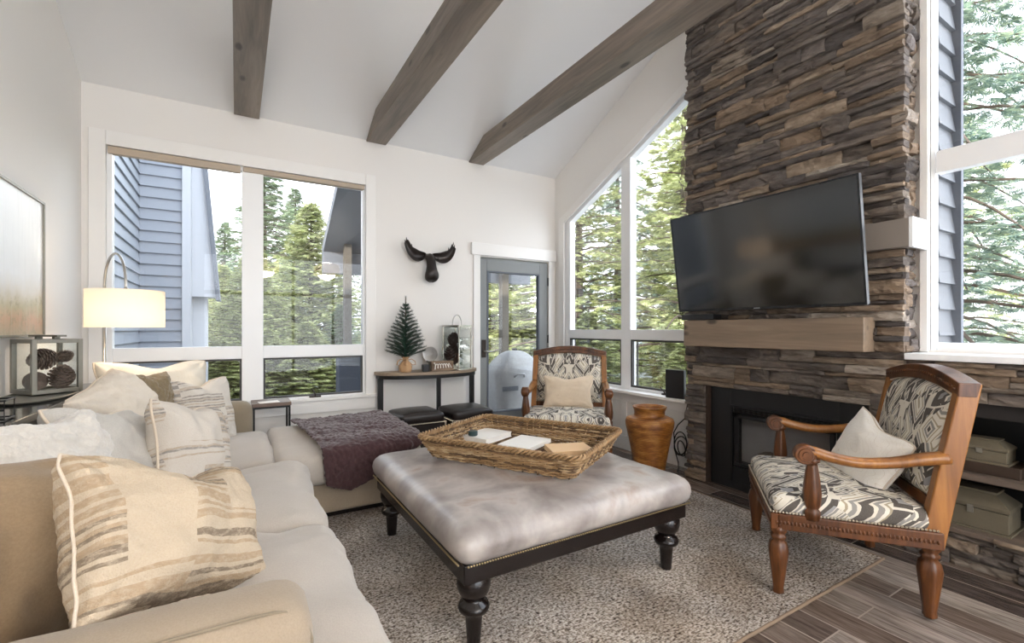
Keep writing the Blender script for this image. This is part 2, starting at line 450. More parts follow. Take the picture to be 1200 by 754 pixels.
def lampshade():
    t = NT('linen_lampshade', .9, 0, .1); t.color('#f7f2ea')
    tl = t.N('ShaderNodeBsdfTranslucent'); tl.inputs[0].default_value = lin('#fbf3e8')
    mx = t.N('ShaderNodeMixShader'); mx.inputs[0].default_value = .5
    t.L(t.b.outputs[0], mx.inputs[1]); t.L(tl.outputs[0], mx.inputs[2]); t.L(mx.outputs[0], t.out.inputs[0])
    t.bump(t.noise(t.co(), 300, 2), .1, .002); return t.m
M['lampshade'] = lampshade()
def bulb():
    t = NT('warm_bulb'); t.n.remove(t.b); e = t.N('ShaderNodeEmission'); e.inputs[0].default_value = (1,.82,.62,1); e.inputs[1].default_value = 3.5
    t.L(e.outputs[0], t.out.inputs[0]); return t.m
M['bulb'] = bulb()
def art():
    t = NT('misty_field_print', .35)
    o = t.sep(t.co())
    n = t.noise(t.co((1,1,1)), 9, 6, .65); n3 = t.noise(t.co((1,30,1.5)), 1.5, 4, .6)
    z = t.math('ADD', o[2], t.math('MULTIPLY', t.math('SUBTRACT', n, .5), .12))
    c = t.ramp(t.math('DIVIDE', z, .76), [(0, '#b9a88c'), (.1, '#c7a288'), (.2, '#b9b59a'), (.3, '#d8d6d0'), (.42, '#e3e6ea'), (.65, '#eef1f4'), (1, '#f5f6f7')])
    spk = t.math('MULTIPLY', t.ramp(t.noise(t.co(), 26, 5, .7), [(.5, 0.0), (.62, 1.0)]), t.math('LESS_THAN', z, .2))
    c = t.mix(t.math('MULTIPLY', spk, .5), c, '#8f8d6c')
    c = t.mix(t.math('MULTIPLY', t.ramp(n3, [(.5, 0.0), (.7, 1.0)]), .25), c, '#cfd4d8')
    t.color(c); return t.m
M['art'] = art()
def siding(name, c, pitch=.15):
    t = NT(name, .6)
    n = t.noise(t.co((1,1,6)), 3, 3)
    t.color(t.mix(t.math('MULTIPLY', n, .3), c, '#7c828b')); return t.m
M['siding'] = siding('blue_grey_siding', '#858a92')
M['siding2'] = siding('grey_siding', '#5f6165')
M['extlight'] = plain('pale_exterior_trim', '#acafb4', .6)
M['extdark'] = plain('dark_roof_edge', '#5f646c', .7)
M['soffit'] = plain('grey_porch_roof', '#696d74', .7, vary=.1)
M['post'] = plain('stained_porch_post', '#5d574e', .7, vary=.2)
M['deckbox'] = plain('slate_blue_panel', '#4a505c', .6)
def ground():
    t = NT('snowy_ground', .9)
    n = t.noise(t.co(), .8, 6, .6); n2 = t.noise(t.co(), 6, 5, .7)
    c = t.mix(t.ramp(n, [(.45, 0.0), (.55, 1.0)]), t.ramp(n2, [(.3, '#5d5642'), (.6, '#8d8768'), (.8, '#a39f86')]), '#e6eaf0')
    t.color(c); return t.m
M['ground'] = ground()
M['deck'] = wood('deck_boards', '#6b655f', '#8b857e', '#a59f98', 'x', .7)
def leaf(name, c1, c2, c3):
    t = NT(name, .7, 0, .2)
    g = t.N('ShaderNodeNewGeometry')
    n = t.noise(t.co(), .9, 3)
    f = t.math('ADD', t.math('MULTIPLY', g.outputs['Random Per Island'], .55), t.math('MULTIPLY', n, .5))
    t.color(t.ramp(f, [(.2, c1), (.5, c2), (.85, c3)]))
    tl = t.N('ShaderNodeBsdfTranslucent'); t.L(t.b.inputs['Base Color'].links[0].from_socket, tl.inputs[0])
    mx = t.N('ShaderNodeMixShader'); mx.inputs[0].default_value = .35
    t.L(t.b.outputs[0], mx.inputs[1]); t.L(tl.outputs[0], mx.inputs[2]); t.L(mx.outputs[0], t.out.inputs[0])
    return t.m
M['leafY'] = leaf('yellow_green_needles', '#586440', '#a0a86c', '#dddcac')
M['leafG'] = leaf('green_needles', '#3f5042', '#6f8263', '#a5b28c')
M['leafB'] = leaf('blue_green_needles', '#4b5f57', '#788d80', '#b9c3a2')

# ------------------------------------------------------------------ camera and world
cam = bpy.data.cameras.new('camera'); camo = bpy.data.objects.new('camera', cam); col.objects.link(camo)
HC = 1.22; FPX = 540.0; YAW = R(30.88)
camo.location = (0, 0, HC); camo.rotation_euler = (PI/2, 0, -YAW)
cam.sensor_fit = 'HORIZONTAL'; cam.sensor_width = 36; cam.lens = 36*FPX/1200
cam.shift_y = (386-377)/1200
cam.clip_start = .03; cam.clip_end = 300
scene.camera = camo
scene.view_settings.view_transform = 'Standard'; scene.view_settings.look = 'None'
scene.view_settings.gamma = 1; scene.view_settings.use_curve_mapping = False
scene.view_settings.exposure = 1.0
cy = scene.cycles
cy.max_bounces = 10; cy.diffuse_bounces = 6; cy.glossy_bounces = 4; cy.transmission_bounces = 6; cy.transparent_max_bounces = 16
cy.use_denoising = True; cy.caustics_reflective = False; cy.caustics_refractive = False
cy.sample_clamp_indirect = 8

w = bpy.data.worlds.new('sky'); scene.world = w; w.use_nodes = True
nt = w.node_tree; nt.nodes.clear()
wo = nt.nodes.new('ShaderNodeOutputWorld'); bg = nt.nodes.new('ShaderNodeBackground'); nt.links.new(bg.outputs[0], wo.inputs[0])
tc = nt.nodes.new('ShaderNodeTexCoord'); sp = nt.nodes.new('ShaderNodeSeparateXYZ'); nt.links.new(tc.outputs['Generated'], sp.inputs[0])
rp = nt.nodes.new('ShaderNodeValToRGB'); nt.links.new(sp.outputs[2], rp.inputs[0])
rp.color_ramp.elements[0].position = 0.0; rp.color_ramp.elements[0].color = (.90,.93,.97,1)
rp.color_ramp.elements[1].position = .6; rp.color_ramp.elements[1].color = (.80,.88,1.0,1)
nt.links.new(rp.outputs[0], bg.inputs[0]); bg.inputs[1].default_value = 3.2

def sun(name, d, e, ang=.03, c=(1,.95,.86)):
    l = bpy.data.lights.new(name, 'SUN'); l.energy = e; l.angle = ang; l.color = c
    o = bpy.data.objects.new(name, l); col.objects.link(o)
    o.rotation_euler = Vector(d).to_track_quat('-Z', 'Y').to_euler(); o.location = (0,-10,12)
sun('sun', (.70, .60, -.50), 4.0)
def portal(name, loc, size, n):
    l = bpy.data.lights.new(name, 'AREA'); l.shape = 'RECTANGLE'; l.size = size[0]; l.size_y = size[1]; l.cycles.is_portal = True
    o = bpy.data.objects.new(name, l); col.objects.link(o); o.location = loc
    o.rotation_euler = Vector(n).to_track_quat('-Z', 'Z').to_euler()

# ------------------------------------------------------------------ room shell
XL, XR, YB, YF = -1.0, 3.39, 4.63, -3.4
SL = .46
ZB = 3.085
RIDGE = .3
def zc(y):
    return ZB + SL*(YB-y) if y >= RIDGE else ZB + SL*(YB-RIDGE) - SL*(RIDGE-y)
def struct(name, mb, m, parent=None, **k):
    o = mb.build(name, m, parent, **k)
    if parent is None: o['kind'] = 'structure'
    return o
struct('floor', MB().box(XL-.15, YF-.15, -.1, 3.8, YB+.15, 0), M['floor'])
T = .15
mb = MB()   # back wall with window and door openings
for b in [(XL-T, YB, 0, -.86, YB+T, ZB+.02), (-.86, YB, 0, 1.10, YB+T, .56), (-.86, YB, 2.64, 1.10, YB+T, ZB+.02), (1.10, YB, 0, 2.34, YB+T, ZB+.02),
          (2.34, YB, 2.04, 3.29, YB+T, ZB+.02), (3.29, YB, 0, XR+T, YB+T, ZB+.02)]: mb.box(*b)
struct('wall_back', mb, M['wall'])
mb = MB()
mb.prism([(YF, 0), (YB, 0), (YB, zc(YB)), (RIDGE, zc(RIDGE)), (YF, zc(YF))], 'x', XL-T, XL)
struct('wall_left', mb, M['wall'])
mb = MB()
for b in [(XL-T, YF-T, 0, -.7, YF, zc(YF)), (3.1, YF-T, 0, XR+T, YF, zc(YF)), (-.7, YF-T, 0, 3.1, YF, .08), (-.7, YF-T, 3.05, 3.1, YF, zc(YF))]: mb.box(*b)
struct('wall_front', mb, M['wall'])
mb = MB()   # right wall
rk = lambda y: 3.0 + SL*(3.33-y) + .04
mb.box(XR, 2.3, 0, XR+T, YB, .58)
mb.prism([(4.45, .58), (YB, .58), (YB, zc(YB)), (4.45, zc(4.45))], 'x', XR, XR+T)
mb.prism([(2.3, rk(2.3)), (4.45, rk(4.45)), (4.45, zc(4.45)), (2.3, zc(2.3))], 'x', XR, XR+T)
mb.prism([(1.04, 0), (2.3, 0), (2.3, zc(2.3)), (1.04, zc(1.04))], 'x', XR, XR+T)
WN0, WN1, WT = -1.25, 1.04, 4.05
mb.prism([(WN0, WT), (1.04, WT), (1.04, zc(1.04)), (RIDGE, zc(RIDGE)), (WN0, zc(WN0))], 'x', XR, XR+T)
mb.box(XR+.25, WN0, 0, XR+.4, 1.04, 1.10)       # set-out wall below the window, behind the niche
mb.box(XR, .93+.02, 0, XR+.25, 1.04, 1.10); mb.box(XR, WN0-.1, .80, XR+.25, .95, 1.10)
mb.prism([(YF, 0), (WN0, 0), (WN0, zc(WN0)), (YF, zc(YF))], 'x', XR, XR+T)
struct('wall_right', mb, M['wall'])
mb = MB()
th = .12
mb.prism([(YB+T, zc(YB)-SL*T), (RIDGE, zc(RIDGE)), (YF-T, zc(YF)-SL*T), (YF-T, zc(YF)-SL*T+th), (RIDGE, zc(RIDGE)+th), (YB+T, zc(YB)-SL*T+th)], 'x', XL-T, XR+T)
struct('ceiling', mb, M['ceil'])
# ceiling tie beams, level, cut back at the wall end along the slope
for k, (x0, x1) in enumerate([(-.019, .174), (1.095, 1.289), (2.207, 2.39)]):
    mb = MB(); zb = 3.066; zt = 3.245
    mb.prism([(YB-.005, zb), (YB-.005, zc(YB)-.005), (YB-(zt-ZB)/SL-.01, zt), (-2.6, zt), (-2.6, zb)], 'x', x0, x1)
    o = struct('ceiling_beam', mb, M['beam'], bevel=.006)
    tag(o, ['rough grey-brown timber beam over the corner window', 'rough grey-brown timber beam between the two other beams', 'rough grey-brown timber beam nearest the stone chimney'][k], 'beam', 'timber ceiling beams')

# ---- window 1 (back wall, left)
def pane(parent, verts, m=None, th=.006, axis='y'):
    mb = MB()
    a = verts[0][1] if axis == 'y' else verts[0][0]
    poly = [((v[0], v[2]) if axis == 'y' else (v[1], v[2])) for v in verts]
    mb.prism(poly, axis, a, a+th)
    return mb.build('pane', m or M['glass'], parent, world=True)
w1 = thing('window_1', 'wide white four-light window in the back wall with a roller shade', 'window', (.12, YB, .45), kind='structure')
mb = MB(); y0 = YB-.02
mb.box(-.958, y0, .56, -.858, YB, 2.745).box(1.088, y0, .56, 1.187, YB, 2.745).box(-.858, y0, 2.635, 1.088, YB, 2.745)
mb.build('casing', M['trim'], w1, bevel=.004, world=True)
MB().box(-.98, YB-.045, .555, 1.205, YB+.03, .585).build('sill', M['trim'], w1, bevel=.005, world=True)
MB().box(-.958, YB-.02, .44, 1.187, YB, .553).build('apron', M['trim'], w1, bevel=.004, world=True)
mb = MB(); ya, yb = YB+.02, YB+.10
mb.box(-.86, ya, .585, -.825, yb, 2.64).box(1.068, ya, .585, 1.10, yb, 2.64).box(-.825, ya, 2.60, 1.068, yb, 2.64)
mb.box(.04, ya-.01, .585, .205, yb, 2.60).box(-.825, ya, .962, .04, yb, 1.07).box(.205, ya, .962, 1.068, yb, 1.07)
mb.box(-.825, ya, .585, .04, yb, .597).box(.205, ya, .585, 1.068, yb, .597)
mb.build('frame', M['vinyl'], w1, bevel=.004, world=True)
for x0, x1 in ((-.825, .04), (.205, 1.068)):
    mb = MB(); d = .016; za, zb = .597, .962
    mb.box(x0, ya+.005, za, x0+d, ya+.03, zb).box(x1-d, ya+.005, za, x1, ya+.03, zb).box(x0+d, ya+.005, zb-d, x1-d, ya+.03, zb).box(x0+d, ya+.005, za, x1-d, ya+.03, za+d)
    mb.build('screen_frame', M['screen'], w1, world=True)
    pane(w1, [(x0, yb-.04, .597), (x1, yb-.04, .597), (x1, yb-.04, .962), (x0, yb-.04, .962)])
    pane(w1, [(x0, yb-.04, 1.07), (x1, yb-.04, 1.07), (x1, yb-.04, 2.6), (x0, yb-.04, 2.6)])
mb = MB().box(-.85, YB-.005, 2.575, .03, YB+.05, 2.632).box(.05, YB-.005, 2.59, 1.08, YB+.05, 2.632)
mb.build('roller_shade', M['shade_tan'], w1, bevel=.006, world=True)
def crank(parent, x, y, z, ax='x'):
    mb = MB()
    if ax == 'x':
        mb.box(x-.05, y-.03, z, x+.05, y, z+.015); mb.tube([(x, y-.03, z+.012), (x-.01, y-.05, z+.05), (x-.035, y-.05, z+.085)], .006, 8)
    else:
        mb.box(x-.03, y-.05, z, x, y+.05, z+.015); mb.tube([(x-.03, y, z+.012), (x-.05, y+.02, z+.05), (x-.05, y+.05, z+.075)], .006, 8)
    mb.build('crank_handle', M['bronze'], parent, world=True)
crank(w1, .63, YB+.015, .585)

# ---- window 2 (raked, right wall far bay)
w2 = thing('window_2', 'tall white window with a sloping top left of the stone chimney', 'window', (XR, 3.5, .55), kind='structure')
mb = MB(); xa, xb = XR-.02, XR
gl = lambda y: 3.0 + SL*(3.33-y)
mb.prism([(4.43, .62), (4.53, .62), (4.53, gl(4.53)+.1), (4.43, gl(4.43)+.1)], 'x', xa, xb)
mb.prism([(2.45, gl(2.45)+.0), (4.43, gl(4.43)), (4.43, gl(4.43)+.1), (2.45, gl(2.45)+.1)], 'x', xa, xb)
mb.build('casing', M['trim'], w2, bevel=.003, world=True)
MB().box(XR-.11, 2.50, .583, XR+.03, 4.56, .612).build('sill', M['trim'], w2, bevel=.004, world=True)
MB().box(XR-.02, 2.50, .49, XR, 4.53, .582).build('apron', M['trim'], w2, bevel=.003, world=True)
mb = MB(); xa, xb = XR+.015, XR+.09
mb.prism([(4.35, .612), (4.45, .612), (4.45, rk(4.45)), (4.35, rk(4.35))], 'x', xa, xb)
mb.prism([(2.4, gl(2.4)-.035), (4.35, gl(4.35)-.035), (4.35, rk(4.35)), (2.4, rk(2.4))], 'x', xa, xb)
mb.prism([(3.365, .612), (3.495, .612), (3.495, gl(3.495)-.03), (3.365, gl(3.365)-.03)], 'x', xa-.008, xb)
mb.box(xa-.004, 2.4, 1.115, xb, 3.365, 1.215).box(xa-.004, 3.495, 1.115, xb, 4.35, 1.215)
mb.box(xa, 2.4, .612, xb, 3.365, .64).box(xa, 3.495, .612, xb, 4.35, .64)
mb.build('frame', M['vinyl'], w2, bevel=.003, world=True)
for y0, y1 in ((2.4, 3.365), (3.495, 4.35)):
    mb = MB(); d = .018; za, zb = .64, 1.115
    mb.box(xa+.0, y0, za, xa+.03, y0+d, zb).box(xa, y1-d, za, xa+.03, y1, zb).box(xa, y0+d, zb-d, xa+.03, y1-d, zb).box(xa, y0+d, za, xa+.03, y1-d, za+d)
    mb.box(xa+.02, y1-.07, za+d, xa+.035, y1-.062, zb-d)
    mb.build('screen_frame', M['screen'], w2, world=True)
    xg = xb-.03
    pane(w2, [(xg, y0, .64), (xg, y1, .64), (xg, y1, 1.115), (xg, y0, 1.115)], axis='x')
    pane(w2, [(xg, y0, 1.215), (xg, y1, 1.215), (xg, y1, gl(y1)-.035), (xg, y0, gl(y0)-.035)], axis='x')
crank(w2, XR+.015, 2.90, .613, 'y')

# ---- window 3 (right wall, near)
w3 = thing('window_3', 'large white window right of the stone chimney above the stone ledge', 'window', (XR, 0, 1.08), kind='structure')
mb = MB(); xa, xb = XR-.02, XR+.02
mb.box(xa, 1.035, 1.09, xb, 1.072, WT+.1).box(xa, WN0-.1, 1.09, xb, WN0, WT+.1).box(xa, WN0, WT, xb, 1.035, WT+.1)
mb.build('casing', M['trim'], w3, bevel=.003, world=True)
MB().box(3.17, WN0-.12, 1.052, XR+.1, 1.076, 1.088).build('sill', M['vinyl'], w3, bevel=.005, world=True)
mb = MB(); xa, xb = XR+.02, XR+.06
mb.box(xa, 1.012, 1.088, xb, 1.035, WT).box(xa, WN0, 1.088, xb, WN0+.04, WT).box(xa, WN0+.04, WT-.04, xb, 1.005, WT)
mb.box(xa-.02, WN0+.04, 2.10, xb, 1.005, 2.225).box(xa, WN0+.04, 1.088, xb, 1.005, 1.145).box(xa-.01, -.22, 1.145, xb, -.1, 2.10).box(xa-.01, -.22, 2.225, xb, -.1, WT-.04)
mb.build('frame', M['vinyl'], w3, bevel=.004, world=True)
xg = xb-.04
for y0, y1 in ((-.1, 1.005), (WN0+.04, -.22)):
    for z0, z1 in ((1.145, 2.10), (2.225, WT-.04)):
        pane(w3, [(xg, y0, z0), (xg, y1, z0), (xg, y1, z1), (xg, y0, z1)], axis='x')

# ---- window 4 (unseen front-wall glazing behind the camera, added to brighten the room)
w4 = thing('window_4', 'wide glazed patio wall opposite the back wall', 'window', (1.2, YF, .08), kind='structure')
mb = MB()
for x in (-.7, .25, 1.2, 2.15, 3.04): mb.box(x, YF-.1, .08, x+.06, YF-.03, 3.05)
mb.box(-.64, YF-.1, .08, 3.04, YF-.03, .16).box(-.64, YF-.1, 2.98, 3.04, YF-.03, 3.05).box(-.64, YF-.1, 2.05, 3.04, YF-.03, 2.14)
mb.build('frame', M['vinyl'], w4, world=True)
pane(w4, [(-.66, YF-.07, .1), (3.06, YF-.07, .1), (3.06, YF-.07, 3.0), (-.66, YF-.07, 3.0)])

# ---- door
d1 = thing('door_1', 'grey glazed door in the back wall beside the console table', 'door', (2.81, YB, 0), kind='structure')
mb = MB().box(2.345, YB+.01, .02, 2.445, YB+.055, 2.025).box(3.165, YB+.01, .02, 3.285, YB+.055, 2.025).box(2.445, YB+.01, 1.885, 3.165, YB+.055, 2.025).box(2.445, YB+.01, .02, 3.165, YB+.055, .26)
mb.build('slab', M['door'], d1, bevel=.004, world=True)
mb = MB()
for b in ((2.445,.26,2.462,1.885),(3.148,.26,3.165,1.885),(2.462,1.868,3.148,1.885),(2.462,.26,3.148,.277)): mb.box(b[0], YB+.005, b[1], b[2], YB+.06, b[3])
mb.build('glazing_bead', M['extdark'], d1, world=True)
pane(d1, [(2.462, YB+.03, .277), (3.148, YB+.03, .277), (3.148, YB+.03, 1.868), (2.462, YB+.03, 1.868)])
for z in (.35, 1.1, 1.8): MB().tube([(3.285, YB+.0, z-.05), (3.285, YB+.0, z+.05)], .008, 8).build('hinge', M['black'], d1, world=True)
hb = MB().box(2.375, YB-.004, .90, 2.425, YB+.01, 1.10).build('handle_plate', M['bronze'], d1, bevel=.003, world=True)
MB().tube([(2.40, YB-.002, .97), (2.40, YB-.055, .97), (2.42, YB-.06, .97), (2.51, YB-.06, .965)], .009, 8).build('handle', M['steel'], d1, smooth=True, world=True)
mb = MB().box(2.262, YB-.02, 0, 2.345, YB, 2.05).box(3.285, YB-.02, 0, 3.375, YB, 2.05)
struct('trim_1', mb, M['trim'], bevel=.004)
struct('trim_2', MB().box(2.232, YB-.035, 2.05, 3.386, YB, 2.185), M['trim'], bevel=.004)
struct('baseboard_back', MB().box(XL, YB-.015, 0, 2.262, YB, .13), M['trim'], bevel=.004)
struct('baseboard_left', MB().box(XL, YF, 0, XL+.015, YB-.015, .13), M['trim'], bevel=.004)
struct('baseboard_right', MB().box(XR-.015, 2.56, 0, XR, YB-.02, .14), M['trim'], bevel=.004)
struct('trim_3', MB().box(XR-.012, 2.56, .14, XR, 2.64, .49).box(XR-.012, 4.45, .14, XR, YB-.022, .49).box(XR-.012, 3.40, .14, XR, 3.48, .49), M['trim'], bevel=.003)

# ------------------------------------------------------------------ stone
rnd = random.Random(11)
def stone_face(mb, p0, du, n, L0, L1, zlo, zhi, holes=(), depth=(.0, .045), zcap=None, back=.05, lens=(.12, .5)):
    """ledge stones on a vertical face; p0 + du*u + n*d + z, holes as (u0,u1,z0,z1)"""
    p0 = Vector(p0); du = Vector(du); n = Vector(n)
    z = zlo
    while z < zhi-.01:
        h = rnd.choice((.026, .034, .042, .05, .06, .074, .085)); h = min(h, zhi-z)
        if zhi-(z+h) < .02: h = zhi-z
        for hz in (q for ho in holes for q in (ho[2], ho[3])):
            if z+.008 < hz < z+h: h = hz-z if hz-z > .018 else h
        u = L0
        while u < L1-.005:
            l = rnd.uniform(*lens); ue = min(L1, u+l)
            if L1-ue < .05: ue = L1
            for ho in holes:
                if z+h > ho[2]+.004 and z < ho[3]-.004:
                    if u < ho[0]-.003 < ue: ue = ho[0]
            skip = False
            for ho in holes:
                if z+h > ho[2]+.004 and z < ho[3]-.004 and ho[0]-.003 <= u < ho[1]-.003:
                    skip = True; ue = ho[1]
            if not skip and (zcap is None or z+h < zcap(u) and z+h < zcap(ue)):
                nst = 2 if (h > .05 and rnd.random() < .35) else 1
                for q in range(nst):
                    za = z + h*q/nst; zb = z + h*(q+1)/nst
                    dd = rnd.uniform(*depth)
                    nu = max(2, int((ue-u)/.022)); nv = 4
                    g = .0015
                    vs = []; fs = []
                    seed = rnd.uniform(0, 90)
                    til = rnd.uniform(-.012, .012)
                    for j in range(nv+1):
                        for i in range(nu+1):
                            uu = u+g + (ue-u-2*g)*i/nu; fv = j/nv; zz = za+g + (zb-za-2*g)*fv
                            ed = (j in (0, nv))*.006 + (i in (0, nu))*.004
                            k = noise.noise(Vector((uu*9+seed, zz*26, seed)))*.016 + noise.noise(Vector((uu*26+seed, zz*60, seed)))*.010
                            d = dd + k - ed + til*(fv-.5)*2*.5
                            zz += noise.noise(Vector((uu*12, seed, j)))*.003 if j in (0, nv) else 0
                            vs.append(p0 + du*uu + n*d + Vector((0,0,zz)))
                    for j in range(nv):
                        for i in range(nu):
                            a = j*(nu+1)+i; fs.append((a, a+1, a+nu+2, a+nu+1))
                    bord = [i for i in range(nu+1)] + [j*(nu+1)+nu for j in range(1, nv+1)] + [nv*(nu+1)+i for i in range(nu-1, -1, -1)] + [j*(nu+1) for j in range(nv-1, 0, -1)]
                    m0 = len(vs)
                    for b in bord:
                        p = vs[b]; dn = (p-p0).dot(n); vs.append(p - n*(dn+back))
                    K = len(bord)
                    for i in range(K):
                        fs.append((bord[i], m0+i, m0+(i+1) % K, bord[(i+1) % K]))
                    mb.add(vs, fs)
            u = ue
        z += h
XS = 3.225     # nominal stone face
mb = MB()
zcap = lambda u: zc(min(u, 2.55))-.03
FP = (1.257, 2.367, -.01, .768)
stone_face(mb, (XS, 0, 0), (0,1,0), (-1,0,0), 1.085, 2.545, 0, 4.7, holes=(FP,), zcap=zcap)
stone_face(mb, (0, 1.10, 0), (1,0,0), (0,-1,0), XS-.005, XR-.005, 1.09, 4.6, depth=(0, .03), lens=(.06, .2))
stone_face(mb, (0, 2.53, 0), (1,0,0), (0,1,0), XS-.005, XR-.115, 0, 3.9, depth=(0, .02), lens=(.06, .2))
# returns into the fire opening, and the ledge below the near window
NI = (-1.2, .93, .19, .768)
stone_face(mb, (XS, 0, 0), (0,1,0), (-1,0,0), -1.25, 1.085, 0, 1.05, holes=(NI,))
struct('wall_stone', mb, M['stone'])
tag(bpy.data.objects['wall_stone'], 'stacked ledge-stone chimney breast and low stone wall under the window', 'stone wall')
mb = MB()    # solid core behind the stones
mb.box(XS+.02, 1.11, .768, XR, 2.52, 3.9).box(XS+.02, 1.11, 0, XR, 1.257, .768).box(XS+.02, 2.367, 0, XR, 2.52, .768)
mb.box(XS+.02, .93, 0, XR, 1.11, 1.04).box(XS+.02, -1.25, .77, XR+.2, .93, 1.04).box(XS+.02, -1.25, 0, XR+.2, .93, .165)
mb.prism([(1.11, 3.9), (2.52, 3.9), (2.52, zc(2.52)-.01), (1.11, zc(1.11)-.01)], 'x', XS+.02, XR)
struct('wall_stone_core', mb, M['twig'])
# opening reveal
mb = MB().box(XS-.004, 1.257, 0, XR, 1.268, .768).box(XS-.004, 2.350, 0, XR, 2.367, .768)
struct('trim_4', mb, M['chestwood'])

# niche shelves
ns = thing('niche_shelving', 'dark wooden shelves inside the low stone wall niche', 'shelf', (3.4, -.1, .17), kind='structure')
MB().box(XS-.035, -1.2, .166, 3.62, .93, .19).build('shelf', M['shelfwood'], ns, world=True, bevel=.003)
MB().box(XS-.02, -1.2, .45, 3.62, .93, .482).build('shelf', M['shelfwood'], ns, world=True, bevel=.003)
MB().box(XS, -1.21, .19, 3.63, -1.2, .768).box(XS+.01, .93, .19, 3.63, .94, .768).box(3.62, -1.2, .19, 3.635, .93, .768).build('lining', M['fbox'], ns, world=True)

# ------------------------------------------------------------------ fireplace
fp = thing('gas_fireplace', 'black gas fireplace insert with glass front set in the stone chimney', 'fireplace', (XS+.05, 1.81, 0))
f0, f1 = 1.270, 2.348; xf = XS+.035
mb = MB().box(xf, f0, .0, xf+.03, 1.43, .765).box(xf, 2.18, .0, xf+.03, f1, .765).box(xf, 1.43, .64, xf+.03, 2.18, .765).box(xf, 1.43, 0, xf+.03, 2.18, .06)
mb.build('surround', M['fbox2'], fp, world=True, bevel=.003)
mb = MB()
for k in range(4): mb.box(xf-.0, 1.44, .585+k*.012, xf+.05, 2.17, .590+k*.012)
mb.box(xf-.004, 1.43, .628, xf+.02, 2.18, .64).box(xf-.004, 1.43, .06, xf+.012, 1.445, .628).box(xf-.004, 2.165, .06, xf+.012, 2.18, .628)
mb.build('louvre', M['fbox'], fp, world=True)
MB().box(xf+.0, 1.445, .06, xf+.02, 2.165, .17).box(xf-.004, 1.46, .185, xf+.015, 2.15, .205).build('lower_panel', M['fbox2'], fp, world=True, bevel=.003)
mb = MB().box(xf+.005, 1.46, .205, xf+.02, 1.49, .575).box(xf+.005, 2.12, .205, xf+.02, 2.15, .575).box(xf+.005, 1.46, .545, xf+.02, 2.15, .575)
mb.build('glass_frame', M['fbox2'], fp, world=True, bevel=.002)
pane(fp, [(xf+.015, 1.49, .205), (xf+.015, 2.12, .205), (xf+.015, 2.12, .545), (xf+.015, 1.49, .545)], M['dglass'], axis='x')
mb = MB().box(3.50, 1.44, .06, 3.52, 2.17, .58).box(xf+.03, 1.40, .06, 3.52, 1.44, .58).box(xf+.03, 2.17, .06, 3.52, 2.2, .58).box(xf+.03, 1.44, .16, 3.52, 2.17, .19).box(xf+.06, 1.44, .56, 3.52, 2.17, .58)
mb.build('firebox', M['fbox'], fp, world=True)
for a, b, r in (((3.36,1.55,.22),(3.38,2.05,.23),.04), ((3.34,1.62,.27),(3.46,1.85,.34),.032), ((3.35,2.0,.26),(3.45,1.75,.35),.03), ((3.33,1.78,.22),(3.40,1.95,.30),.022)):
    MB().tube([Vector(a).lerp(Vector(b), k/6)+Vector((0,0,.01*math.sin(k*2))) for k in range(7)], r, 10).build('log', M['log'], fp, world=True, smooth=True)

# mantel, upper band
o = MB().box(3.07, 1.225, 1.087, XS-.01, 2.46, 1.29).build('mantel_shelf', M['mantel'], bevel=.006)
tag(o, 'thick knotty pale brown wood mantel under the television', 'mantel')
ub = thing('painted_band_shelf', 'painted greige box shelf wrapping the chimney behind the television', 'shelf', (3.2, 1.1, 1.68))
MB().box(3.155, 1.05, 1.675, XS, 2.30, 1.832).build('front_board', M['greige'], ub, world=True, bevel=.003)
MB().box(3.155, 1.03, 1.67, XR-.022, 1.05, 1.836).build('end_board', M['vinyl'], ub, world=True, bevel=.003)

# ------------------------------------------------------------------ television
tv = thing('television', 'large flat television tilted forward in front of the stone chimney', 'television', (2.895, 1.777, 1.704), rot=(0, 0, 0))
# local axes: +x = screen right (towards -Y), +z up, -y = facing the room; screen normal is -y
tv.rotation_euler = (Matrix.Rotation(-PI/2 + .008, 4, 'Z') @ Matrix.Rotation(.148, 4, 'X')).to_euler()
MB().box(-.6175, 0, -.355, .6175, .03, .355).build('body', M['tvback'], tv, bevel=.004)
MB().box(-.38, .03, -.30, .38, .06, .1).build('back_housing', M['tvback'], tv, bevel=.01)
MB().box(-.606, -.0015, -.340, .606, .002, .3445).build('screen', M['tvscreen'], tv)
mb = MB().box(-.6175, -.004, -.355, .6175, .0, -.341).box(-.6175, -.004, .345, .6175, 0, .355).box(-.6175, -.004, -.341, -.607, 0, .345).box(.607, -.004, -.341, .6175, 0, .345)
mb.build('bezel', M['bezel'], tv)
MB().box(-.02, -.0055, -.3505, .02, -.004, -.3455).build('brand_mark', M['grey_logo'], tv)
mb = MB().box(-.2, .06, -.2, .2, .075, .1)
mb.bar((0, .07, -.05), (-.1, .2, -.03), .05, .05).bar((-.1, .2, -.03), (.02, .27, 0), .05, .05)
mb.build('wall_arm', M['black'], tv)
o = MB().box(3.06, 2.19, 1.292, 3.17, 2.47, 1.335).build('sound_bar', M['plastic'], bevel=.004)
tag(o, 'short black sound bar under the television corner on the mantel', 'speaker')

